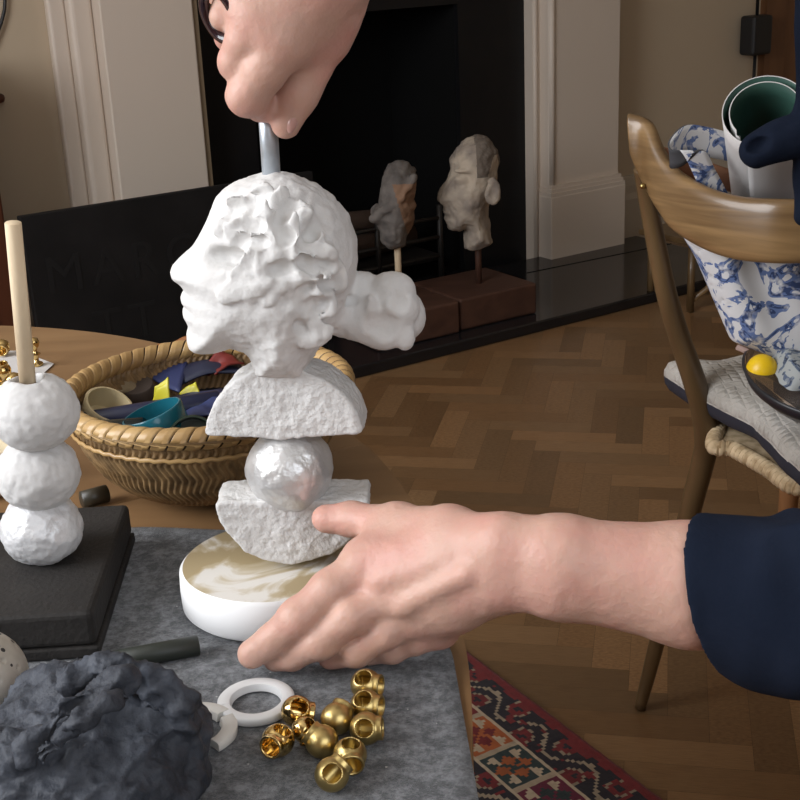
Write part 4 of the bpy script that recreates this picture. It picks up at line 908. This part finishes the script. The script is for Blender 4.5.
for i, (t, b) in enumerate(rail):
    a0 = rail[max(i - 1, 0)][0]; a1 = rail[min(i + 1, len(rail) - 1)][0]; tg = a1 - a0; tg /= np.linalg.norm(tg); dn = b - t; hgt = np.linalg.norm(dn); dn /= hgt; nr = np.cross(tg, dn); nr /= np.linalg.norm(nr)
    if nr @ CF < 0: nr = -nr
    c = (t + b) / 2 + nr * .009; th = .0098
    for k in range(ns):
        g = 2 * math.pi * k / ns; cu, su = math.cos(g), math.sin(g); q = .55
        V.append(c + dn * (hgt / 2) * math.copysign(abs(cu) ** q, cu) + nr * th * math.copysign(abs(su) ** q, su))
n = len(rail)
for i in range(n - 1):
    for k in range(ns): F.append((i * ns + k, i * ns + (k + 1) % ns, (i + 1) * ns + (k + 1) % ns, (i + 1) * ns + k))
F += [tuple(range(ns))[::-1], tuple((n - 1) * ns + k for k in range(ns))]
obj('backrest', V, F, M['chairwood'], ch)
for x, y in ((643, 186),):
    p = Py(x, y, 1.478); obj('screw', *tube_vf([p, p - CF * .004], [.0035, .0025], 10), M['brass'], ch)
# rush seat: wound edge and woven top
sh = [Pz(714, 441, .442), Pz(735, 450, .442), Pz(768, 469, .442), Pz(800, 488, .442)]
sh.append(CM - CF * .085 + np.array([0, 0, .007])); 
rear = [np.array(p, float) for p in sh]; 
for p in rear: p[2] = .442
fl_ = J + CF * .40 + CR * .0; fl_[2] = .442
ring = [fl_] + [J + CF * .2 - CR * .01] + rear + [mir(p) for p in rear[::-1][1:]] + [mir(J + CF * .2 - CR * .01), mir(fl_), CM + CF * .43]
for p in ring: p[2] = .442
rs = spline(ring, 14, True); tot = len(rs); L_ = np.cumsum([0] + [np.linalg.norm(rs[i] - rs[i - 1]) for i in range(1, tot)])
dense = np.linspace(0, L_[-1], 1500); rsd = [np.array([np.interp(d, L_, [p[k] for p in rs]) for k in range(3)]) for d in dense]
V, F = tube_vf(rsd, 1.0, 16, closed=True); V = np.array(V).reshape(len(rsd), 16, 3); cen = np.array(rsd)[:, None, :]
ph = (dense[:, None] / .0082 + np.arange(16)[None] / 16) % 1; rr_ = .0080 + .0030 * np.sqrt(np.clip(1 - (2 * ph - 1) ** 2, 0, 1)); V = cen + (V - cen) * rr_[..., None]
gv = (ph < .2).reshape(-1); obj('seat_edge', V.reshape(-1, 3), F, None, ch, True, [M['rope'], mat('rush_groove_shade', (.30, .20, .10), .9)], [1 if gv[f[0]] else 0 for f in F])  # groove faces coloured darker in place of shade between the windings
cc_ = np.mean(ring, axis=0); rim_ = [cc_ + (p - cc_) * .985 for p in rs]
V, F = prism_vf([(p[0], p[1]) for p in rim_], .008, (0, 0, .436), (1, 0, 0), (0, 1, 0), (0, 0, 1)); obj('seat', V, F, M['rope'], ch, False)
# cushion
q1 = np.array([.22, -.975, 0]); q1 /= np.linalg.norm(q1); q2 = np.array([-q1[1], q1[0], 0]); cA = Pz(664, 366, .50)
cc2 = cA + q1 * .215 + q2 * .200; cc2[2] = .486
def cushf(P):
    d = P - cc2; a = np.abs(d @ q1); b = np.abs(d @ q2); z = d[..., 2]
    hx = .215 - .018 * np.clip(1 - b / .2, 0, 1) ** 2; hy = .200 - .018 * np.clip(1 - a / .2, 0, 1) ** 2
    e = np.clip(np.minimum(hx - a, hy - b) / .07, 0, 1); hz = .010 + .022 * np.sqrt(1 - (1 - e) ** 2)
    r = .008; X = a - hx + r; Yq = b - hy + r; Z = np.abs(z) - hz + r
    return np.sqrt(np.maximum(X, 0) ** 2 + np.maximum(Yq, 0) ** 2 + np.maximum(Z, 0) ** 2) + np.minimum(np.maximum(X, np.maximum(Yq, Z)), 0) - r
V, Q = surf(cushf, cc2 - (.33, .33, .045), cc2 + (.33, .33, .045), .0045); V = rough(relax(V, Q, 2), Q, [(14, .004, 2)], 2); V[:, 2] = np.maximum(V[:, 2], .4545); cen = V[Q].mean(1)
cu = thing('seat_cushion', 'square cushion with woven white top and dark navy underside on the wooden chair', 'cushion', (cc2[0], cc2[1], .4545))
top = cen[:, 2] > cc2[2] + .001
def sub(V, Q, m): used = np.unique(Q[m]); mp = -np.ones(len(V), int); mp[used] = np.arange(len(used)); return V[used], mp[Q[m]]
obj('top_cover', *sub(V, Q, top), M['cushion'], cu); obj('underside', *sub(V, Q, ~top), M['cushion_under'], cu)
# bronze bowl
bwz = .545; bw = Pz(842, 390, bwz); bwR = (Pz(842, 390, bwz)[0] - Pz(737, 388, bwz)[0]); zb = .5195
bowl = thing('bronze_bowl', 'shallow bronze bowl with a dark outside standing on the chair cushion', 'bowl', (bw[0], bw[1], zb))
pr = [(.0001, zb - .0), (bwR * .55, zb), (bwR * .80, zb + .008), (bwR * .95, zb + .024), (bwR, bwz + .012), (bwR - .003, bwz + .013)]; pri = [(bwR - .003, bwz + .013), (bwR * .95 - .004, zb + .026), (bwR * .80 - .002, zb + .012), (bwR * .5, zb + .005), (.0001, zb + .0045)]
RB = np.array(Matrix.Rotation(math.radians(11), 3, 'X')); bzo = np.array([bw[0], bw[1], zb + .016])
obj('outside', *lathe_vf([(r, z - zb) for r, z in pr], 64, bzo, RB), M['bowl_rim'], bowl); obj('inside', *lathe_vf([(r, z - zb) for r, z in pri], 64, bzo, RB), M['bronze'], bowl)
fp2 = W2(bw[1])([(784, 350), (770, 368), (752, 390), (753, 404), (775, 416), (805, 424), (850, 428), (890, 410), (905, 380), (890, 350), (840, 356)])
def foldf(P):
    d = -poly2(P[:, 0, :, 0], P[:, 0, :, 2], fp2); e = np.clip(1 - d / .02, 0, None)[:, None, :]; w = (P[..., 1] - bw[1]) / .05
    return np.maximum(np.maximum((np.sqrt(e ** 2 + w ** 2) - 1) * .02, np.hypot(P[..., 0] - bw[0], P[..., 1] - bw[1]) - bwR * .80), bzo[2] + .007 - P[..., 2] + (P[..., 1] - bw[1]) * .19 + .55 * np.clip(np.hypot(P[..., 0] - bw[0], P[..., 1] - bw[1]) - bwR * .5, 0, 1))
V, Q = surf(foldf, (fp2[:, 0].min(), bw[1] - .055, fp2[:, 1].min()), (fp2[:, 0].max(), bw[1] + .055, fp2[:, 1].max()), .0025); V = rough(relax(V, Q, 2), Q, [(40, .003, 2)], 5)
tag(obj('floral_reflection', V, Q, floral('reflected_floral', (.36, .38, .38), (.09, .12, .19), (.03, .04, .07), 34)), 'darker blue floral lump standing in for the bag reflected in the bronze bowl', 'cloth')  # solid lump modelled for the bag's darker reflection in the bowl metal
yc = Py(762, 371, bw[1] + .004); yc[2] = max(yc[2], zb + .041)
V, Q = surf(lambda P: ell(P, yc, (.0185, .018, .020)), yc - .024, yc + .024, .0016)
tag(obj('yellow_reflection', V, Q, M['yellow']), 'bright yellow round body standing in for a reflection in the bronze bowl', 'reflection')  # solid blob built in place of the yellow reflection inside the bowl
# floral bag
YG = bw[1] + .030
gp = W2(YG)([(666, 205), (700, 262), (735, 345), (768, 358), (800, 371), (850, 388), (895, 388), (930, 330), (955, 260), (968, 205)])
def bagf(P):
    d = -poly2(P[:, 0, :, 0], P[:, 0, :, 2], gp); e = np.clip(1 - d / .035, 0, None)[:, None, :]; w = (P[..., 1] - YG - .02) / .045
    f = (np.sqrt(e ** 2 + w ** 2) - 1) * .035; inn = np.maximum(f + .005, .63 - P[..., 2]); f = np.maximum(f, P[..., 2] - (gp[0, 1] - .02)); return np.maximum(f, -inn)
V, Q = surf(bagf, (gp[:, 0].min(), YG - .03, gp[:, 1].min()), (gp[:, 0].max(), YG + .07, gp[:, 1].max()), .0035)
V = relax(V, Q, 2); V[:, 1] += .006 * np.sin(V[:, 0] * 90 + V[:, 2] * 40) * np.clip((V[:, 2] - .6) / .1, 0, 1); 
hem_ = [(737, 347), (768, 360), (800, 373), (850, 390)]
bag = thing('floral_bag', 'blue and white floral cloth bag with looped strap behind the chair back', 'bag', (bw[0], YG, zb))
obj('body', V, Q, M['floral'], bag)
obj('hem', *tube_vf([Py(x, y, YG + .018) for x, y in hem_], .0035, 10), mat('pink_binding', (.42, .29, .25), .8), bag)['label'] = 'pinkish bound hem'
st = [((740, 136), (740, 163), 1.475), ((712, 128), (712, 158), 1.46), ((690, 124.5), (686, 151), 1.445), ((678, 130), (674, 158), 1.435), ((669, 142), (671, 168), 1.428), ((671, 150), (684, 165), 1.42), ((682, 153), (703, 150), 1.416), ((695, 178), (716, 171), 1.425), ((704, 200), (730, 197), 1.435), ((712, 222), (742, 220), 1.45)]
e1 = spline([Py(*a, Y) for a, b, Y in st], 5); e2 = spline([Py(*b, Y) for a, b, Y in st], 5)
sheet('strap', [[a + (b - a) * k / 4 for k in range(5)] for a, b in zip(e1, e2)], .0022, None, bag, [M['lining'], M['floral']])
a, b = Py(657, 156, 1.52), Py(740, 184, 1.52); obj('leather_trim', *tube_vf([a, b], .0125, 12, sec=(1, .3)), M['leather'], bag)['label'] = 'tan leather trim'
# paper roll
C0, C1 = Py(764, 112, 1.40), Py(768, 222, 1.575); axr = (C1 - C0) / np.linalg.norm(C1 - C0); ex = np.array([1., 0, 0]); ex -= axr * (ex @ axr); ex /= np.linalg.norm(ex); ey = np.cross(axr, ex); Lr = .24
G = []
for i in range(90):
    t = i / 89; a = 2.4 + t * 2 * math.pi * 1.95; r = px(30, 1.4) + t * px(12.5, 1.4) + (.004 if t < .02 else 0); row = []
    for j in range(10): q = j / 9; rr2 = r * (1 - .10 * q); row.append(C0 + axr * Lr * q + ex * rr2 * math.cos(a) + ey * rr2 * math.sin(a))
    G.append(row)
o = sheet('paper_roll', G, .0012, None, None, [M['greenpaper'], M['paper']]); o.modifiers[0].material_offset_rim = 1
tag(o, 'loose roll of white paper, green inside, standing in the floral bag', 'paper roll')

# low slatted stand seen between the chair leg and the bag
sd = thing('wooden_stand', 'low dark wooden stand by the hearth seen through the chair back', 'stand', Pz(700, 300, .0))
g0 = Pz(690, 312, 0); g1 = g0 + RT * .34
for s_, o_ in ((0, 0), (.34, 0), (0, -.16), (.34, -.16)): q = g0 + RT * s_ + RN * o_; obj('leg', *tube_vf([(q[0], q[1], .002), (q[0], q[1], .20)], .011, 10), M['chairleg'], sd)
q = g0 + RT * .17 - RN * .08; bevel(obj('top', *box_vf((q[0], q[1], .208), (.40, .21, .018), RT, -RN), M['chairleg'], sd, False), .004)
obj('brace', *tube_vf([g0 + (0, 0, .03), g1 + (0, 0, .17)], .008, 10), M['chairwood'], sd)

# ================================================================== the person
pn = thing('person', 'person in a navy top reaching in from the right, both hands on the plaster sculpture', 'person', (.74, .84, 0))
def Hj(x, y, Y, r):                       # joint at pixel depth Y, kept above the felt
    p = Py(x, y, Y)
    return Pz(x, y, FT + r + .0006) if p[2] < FT + r + .0006 else p
def chain(P, js, k=.003):                # js: (x, y, Y, r px)
    f = None
    for (x0, y0, Y0, r0), (x1, y1, Y1, r1) in zip(js, js[1:]):
        q = cone(P, Hj(x0, y0, Y0, px(r0, Y0)), Hj(x1, y1, Y1, px(r1, Y1)), px(r0, Y0), px(r1, Y1)); f = q if f is None else smin(f, q, k)
    return f
EL = Py(850, 602, .55); ER = np.array([.17, .85, 1.14])
def left_arm(P):
    up = chain(P, [(505, 540, .572, 22), (560, 552, .566, 33), (690, 573, .558, 46), (850, 592, .55, 44)], .01)
    lw = chain(P, [(500, 578, .572, 22), (560, 582, .566, 34), (690, 596, .558, 47), (850, 610, .55, 44)], .01)
    arm = smin(up, lw, .02)
    fingers = [[(366, 566, .606, 23), (330, 590, .596, 21), (298, 618, .590, 19.5), (272, 640, .592, 17), (252, 654, .594, 15.5)],
               [(392, 596, .594, 20), (352, 616, .586, 19.5), (320, 641, .586, 18), (292, 655, .594, 16), (276, 658, .604, 14)],
               [(416, 616, .593, 19), (385, 632, .586, 18.5), (356, 650, .588, 16.5), (330, 656, .602, 14)],
               [(440, 630, .598, 17), (415, 640, .592, 15.5), (392, 648, .594, 14.5), (370, 654, .608, 12)]]
    mc = [(366, 566, .606, 24), (392, 596, .594, 22), (416, 616, .593, 21), (440, 626, .598, 19)]
    palm = arm
    for i, m in enumerate(mc):
        wy = 540 + i * 14; palm = smin(palm, chain(P, [m, (455, (m[1] + wy) / 2 - 2, .588, 27 - i), (502, wy + 3, .575, 20)], .006), .016)
    th = chain(P, [(326, 519, .645, 13.5), (352, 519, .642, 15), (398, 526, .624, 20), (450, 532, .598, 25), (498, 544, .576, 19)], .006)
    palm = smin(palm, chain(P, [(398, 530, .622, 18), (372, 556, .612, 20)], .004), .012)
    palm = smin(palm, th, .010)
    for a, b, c, d in (((402, 606), (465, 574), .5765, .5600), ((382, 580), (450, 558), .5850, .5725)):        # tendons on the back of the hand
        palm = smin(palm, cone(P, Py(*a, c + .0040), Py(*b, d + .0048), .0036, .0030), .007)
    f = None
    for k, js in enumerate(fingers):
        g = chain(P, js, .003); x, y, Y, r = js[0]; g = smin(g, ell(P, Hj(x, y, Y - .002, .01), [px(r - .5, Y)] * 3), .004)
        x, y, Y, r = js[2]; g = smin(g, ell(P, Hj(x, y, Y, px(r + .8, Y)), [px(r + .2, Y)] * 3), .004)
        g = smin(palm, g, .0055); f = g if f is None else smin(f, g, .0012)
    return f
def right_arm(P):
    wr = Py(356, -95, .655)
    arm = cone(P, wr, ER, .023, .034); arm = smin(arm, cone(P, Py(348, -70, .650), wr, .026, .024), .015)
    mcs = [(284, 42, .642, 22), (258, 18, .642, 20), (242, -8, .648, 19), (234, -34, .658, 17)]
    palm = arm
    for m in mcs: palm = smin(palm, chain(P, [m, (318, (m[1] - 60) / 2, .650, 27), (348, -75, .652, 26)], .006), .016)
    palm = smin(palm, chain(P, [(300, 45, .655, 20), (330, 20, .660, 24)], .006), .012)
    th = chain(P, [(348, -30, .662, 24), (326, 40, .662, 19), (310, 70, .662, 16.5), (297, 98, .662, 15), (286, 124, .664, 12.5)], .004)
    th = smin(th, ell(P, Py(301, 88, .662), [px(16)] * 3), .004); palm = smin(palm, th, .006)
    fingers = [[(284, 42, .642, 22), (264, 70, .642, 19.5), (248, 95, .648, 19), (262, 104, .668, 15), (276, 92, .684, 13)],
               [(258, 18, .642, 20), (246, 40, .644, 18), (238, 62, .650, 17), (252, 74, .672, 14), (268, 66, .686, 12)],
               [(242, -8, .648, 19), (232, 4, .650, 14), (224, 16, .652, 12), (230, 36, .670, 13), (252, 42, .688, 12)],
               [(234, -34, .658, 17), (224, -22, .664, 14), (222, -8, .670, 13), (232, 10, .688, 12)]]
    f = None
    for js in fingers:
        g = smin(palm, chain(P, js, .004), .005); f = g if f is None else smin(f, g, .0012)
    rod = cone(P, rt_ + (rb_ - rt_) * -.3, rb_, px(8.4), px(8.4)); return np.maximum(f, -rod)
Ls, Rs = np.array([.43, .68, 1.04]), np.array([.45, 1.0, 1.05]); hipc = np.array([.76, .84, .50])
FA = np.array([-1., 0, 0])
def torso(P, g=0.0):
    f = smin(ell(P, hipc + (-.01, 0, .03), (.13 + g, .17 + g, .13 + g)), ell(P, (.62, .84, .74), (.11 + g, .145 + g, .19 + g), RT_), .06)
    f = smin(f, ell(P, (.50, .84, .93), (.105 + g, .155 + g, .17 + g), RT_), .06)
    for s in (Ls, Rs): f = smin(f, cone(P, (.45, .84, 1.05), s, .06 + g, .048 + g), .04)
    return f
_a = math.radians(-28); RT_ = np.array([[math.cos(_a), 0, math.sin(_a)], [0, 1, 0], [-math.sin(_a), 0, math.cos(_a)]])
HC = np.array([.30, .84, 1.285])
def legs(P, g=0.0):
    f = None
    for sy in (-1, 1):
        hip = hipc + (-.03, sy * .09, -.01); kn = np.array([.45, .84 + sy * .11, .515]); an = np.array([.50, .84 + sy * .11, .10])
        q = smin(cone(P, hip, kn, .082 + g, .058 + g), cone(P, kn, an, .056 + g, .036 + g), .02)
        if g == 0: q = smin(q, smin(cone(P, an, an + (.02, 0, -.05), .036, .036), cone(P, an + (.01, 0, -.055), an + (-.15, 0, -.072), .036, .026), .02), .02)
        f = q if f is None else np.minimum(f, q)
    return f
def body(P):
    f = smin(torso(P), legs(P), .04)
    f = smin(f, cone(P, (.43, .84, 1.06), (.33, .84, 1.19), .055, .050), .03)
    hd = smin(ell(P, HC + (.015, 0, .02), (.095, .075, .105)), ell(P, HC + (-.03, 0, -.045), (.062, .058, .070)), .03)
    for sy in (-1, 1):
        hd = -smin(-hd, ell(P, HC + (-.095, sy * .032, .0), (.022, .018, .013)), .012); hd = smin(hd, ell(P, HC + (-.070, sy * .032, -.001), (.012, .013, .010)), .003)
        hd = smin(hd, ell(P, HC + (.02, sy * .077, -.01), (.018, .008, .028)), .004)
    hd = smin(hd, cone(P, HC + (-.082, 0, .005), HC + (-.105, 0, -.030), .009, .013), .008)
    hd = smin(hd, ell(P, HC + (-.088, 0, -.062), (.010, .022, .005)), .003); hd = smin(hd, ell(P, HC + (-.087, 0, -.073), (.010, .019, .006)), .003)
    f = smin(f, hd, .02)
    for s, e in ((Ls, EL), (Rs, ER)): f = smin(f, cone(P, s, e, .046, .036), .03)
    return f
parts = []
Vl, Ql = surf(left_arm, (min(Pz(232, 670, FT)[0], -.09) - .01, .53, FT - .001), (EL[0] + .05, .68, .84), .0014); parts.append((relax(Vl, Ql, 1), Ql))
Vr, Qr = surf(right_arm, (-.12, .62, .93), (.22, .90, 1.20), .0014 if False else .0016); parts.append((relax(Vr, Qr, 1), Qr))
Vb, Qb = surf(body, (.12, .50, -.002), (.98, 1.2, 1.42), .008); Vb[:, 2] = np.maximum(Vb[:, 2], .0015); parts.append((relax(Vb, Qb, 1), Qb))
Vp = []; Fp = []; b0 = 0
for v_, q_ in parts[:2]:
    q2_ = normals(v_, q_); v_[:] = v_ + q2_ * (.00022 * fbm(v_, 160, 2, 3))[:, None]
for v_, q_ in parts: Vp.append(v_); Fp.append(q_ + b0); b0 += len(v_)
obj('body', np.concatenate(Vp), np.concatenate(Fp), M['skin'], pn)
# clothes
cutn = np.array([-1, .46, -.30]); cutn /= np.linalg.norm(cutn); cutp = Py(683, 585, .558 - .030)
S0, S1, S2 = Py(640, 583, .560), Py(700, 585, .558), Py(800, 607, .55)
def shirt(P, only=False):
    f = torso(P, .012); f = np.maximum(f, -(P[..., 2] - .46))
    neck = np.linalg.norm((P - np.array([.36, .84, 1.15])) , axis=-1) - .085; f = np.maximum(f, -neck)
    k = px(1, .56)
    sl_ = smin(smin(cone(P, S0, S1, 66 * k, 69 * k), cone(P, S1, S2, 69 * k, 91 * k), .01), smin(cone(P, S2, EL + (.01, 0, -.003), 91 * k, 80 * k), cone(P, EL + (.025, 0, .008), Ls, 82 * k, .064), .03), .02)
    cut = (P - cutp) @ cutn; sl_ = np.maximum(sl_, cut)
    if only: return sl_
    sr = smin(cone(P, Rs, ER, .060, .050), cone(P, ER, ER + (Py(356, -95, .655) - ER) * .35, .050, .046), .02)
    sr = np.maximum(sr, -cone(P, ER, ER + (Py(356, -95, .655) - ER) * .5, .036, .038))
    return smin(smin(f, np.maximum(sl_, (EL[0] - .01) - P[..., 0]), .015), sr, .03)
V, Q = surf(lambda P: shirt(P, True), (cutp[0] - .03, .46, .655), (EL[0] + .03, .66, .86), .0018); V = relax(V, Q, 3, .5); N = normals(V, Q); fd = np.clip((V[:, 0] - S1[0] - .012) / .04, 0, 1)
V = V + N * (fd * (.0048 * (1 - 2.4 * np.abs(fbm(V * np.array([1.8, 1, .6]), 16, 2, 6))) + .0018 * fbm(V, 24, 2, 4) - .002))[:, None]; obj('left_sleeve', V, Q, M['navy'], pn)
V, Q = surf(shirt, (Py(670, 583, .53)[0], .46, .40), (.94, 1.18, 1.22), .0045); V = relax(V, Q, 1); N = normals(V, Q)
wr_ = np.sin((V[:, 0] * 75 + V[:, 2] * 28) + 2.5 * noise(V, 14, 2)) * np.clip((V[:, 0] - S1[0] - .01) / .05, 0, 1)
V = V + N * (.0022 * wr_ + .002 * fbm(V, 16, 2, 4))[:, None]; obj('shirt', V, Q, M['navy'], pn)
V, Q = surf(lambda P: np.maximum(np.maximum(smin(legs(P, .010), ell(P, hipc + (-.01, 0, .03), (.145, .185, .14)), .04), .12 - P[..., 2]), P[..., 2] - .62), (.34, .60, .10), (.95, 1.08, .64), .009); obj('trousers', relax(V, Q, 1), Q, M['trousers'], pn)
V, Q = surf(lambda P: np.maximum(smin(ell(P, HC + (.03, 0, .03), (.100, .088, .112)), ell(P, HC + (.13, 0, .03), (.04, .04, .04)), .02), -ell(P, HC + (-.07, 0, -.03), (.085, .072, .095))), HC - .16, HC + .18, .006); V = rough(relax(V, Q, 1), Q, [(60, .004, 2)], 3); obj('hair', V, Q, M['hair'], pn)
# navy tie ribbon hanging from the neck with a loop
YR = .80
def ribbon(P):
    a = Py(806, 112, YR); f = cone(P, Py(803, -30, YR), Py(803, 110, YR), px(8, YR), px(7, YR)); f = smin(f, cone(P, Py(803, 110, YR), Py(806, 215, YR), px(8, YR), px(11, YR)), .004)
    f = smin(f, cone(P, (.33, .84, 1.10), Py(803, -30, YR), .010, px(8, YR)), .006)
    R = np.array(Matrix.Rotation(math.radians(-24), 3, 'Y')).T
    R = np.array([[math.cos(.38), 0, -math.sin(.38)], [0, 1, 0], [math.sin(.38), 0, math.cos(.38)]])
    lp_ = smin(cone(P, Py(757, 151, YR - .004), Py(800, 134, YR), px(15.5, YR), px(20, YR)), ell(P, Py(775, 140, YR), (px(30, YR), px(12, YR), px(16, YR)), R), .004)
    lp_ = -smin(-lp_, ell(P, Py(758, 145, YR - .010), (px(11, YR), px(9, YR), px(6.5, YR)), R), .002)
    lp_ = -smin(-lp_, ell(P, Py(790, 122, YR - .011), (px(16, YR), px(7, YR), px(5, YR)), R), .002)
    return smin(f, lp_, .003)
V, Q = surf(ribbon, (Py(740, 150, YR)[0] - .01, YR - .04, Py(800, 230, YR)[2]), (.36, .88, 1.13), .0018); V = rough(relax(V, Q, 1), Q, [(60, .0008, 2)], 1); obj('neck_ribbon', V, Q, M['navy'], pn)
# chunky plum ring and the thumb nail
rcn = Py(220, 15, .6450); rn_ = np.array([-.62, -.72, -.30]); rn_ /= np.linalg.norm(rn_); rm = np.array(Vector(rn_).to_track_quat('Z', 'Y').to_matrix())
pts = [rcn + rm @ np.array([px(17) * math.cos(a), px(21) * math.sin(a), 0]) for a in np.linspace(0, 2 * math.pi, 49)[:-1]]
obj('finger_ring', *tube_vf(pts, px(4.6), 14, closed=True), M['plum'], pn)['label'] = 'chunky dark plum ring'
V, Q = surf(lambda P: ell(P, Py(292.5, 121, .6575), (px(4.6), px(4.6), px(11)), np.array([[math.cos(.3), 0, math.sin(.3)], [0, 1, 0], [-math.sin(.3), 0, math.cos(.3)]])), Py(292, 121, .6575) - .008, Py(292, 121, .6575) + .008, .0006)
obj('thumbnail', V, Q, M['nail'], pn)
# stool carrying the person, outside the picture
so = thing('stool', 'round wooden stool under the person', 'stool', (.79, .84, 0))
obj('seat', *lathe_vf([(.0001, .345), (.17, .345), (.18, .352), (.18, .368), (.17, .375), (.0001, .375)], 40, (.79, .84, 0)), M['stoolwood'], so)
for g in (45, 135, 225, 315): c_, s_ = math.cos(math.radians(g)), math.sin(math.radians(g)); obj('leg', *tube_vf([(.79 + .17 * c_, .84 + .17 * s_, .001), (.79 + .12 * c_, .84 + .12 * s_, .35)], .014, 12), M['stoolwood'], so)
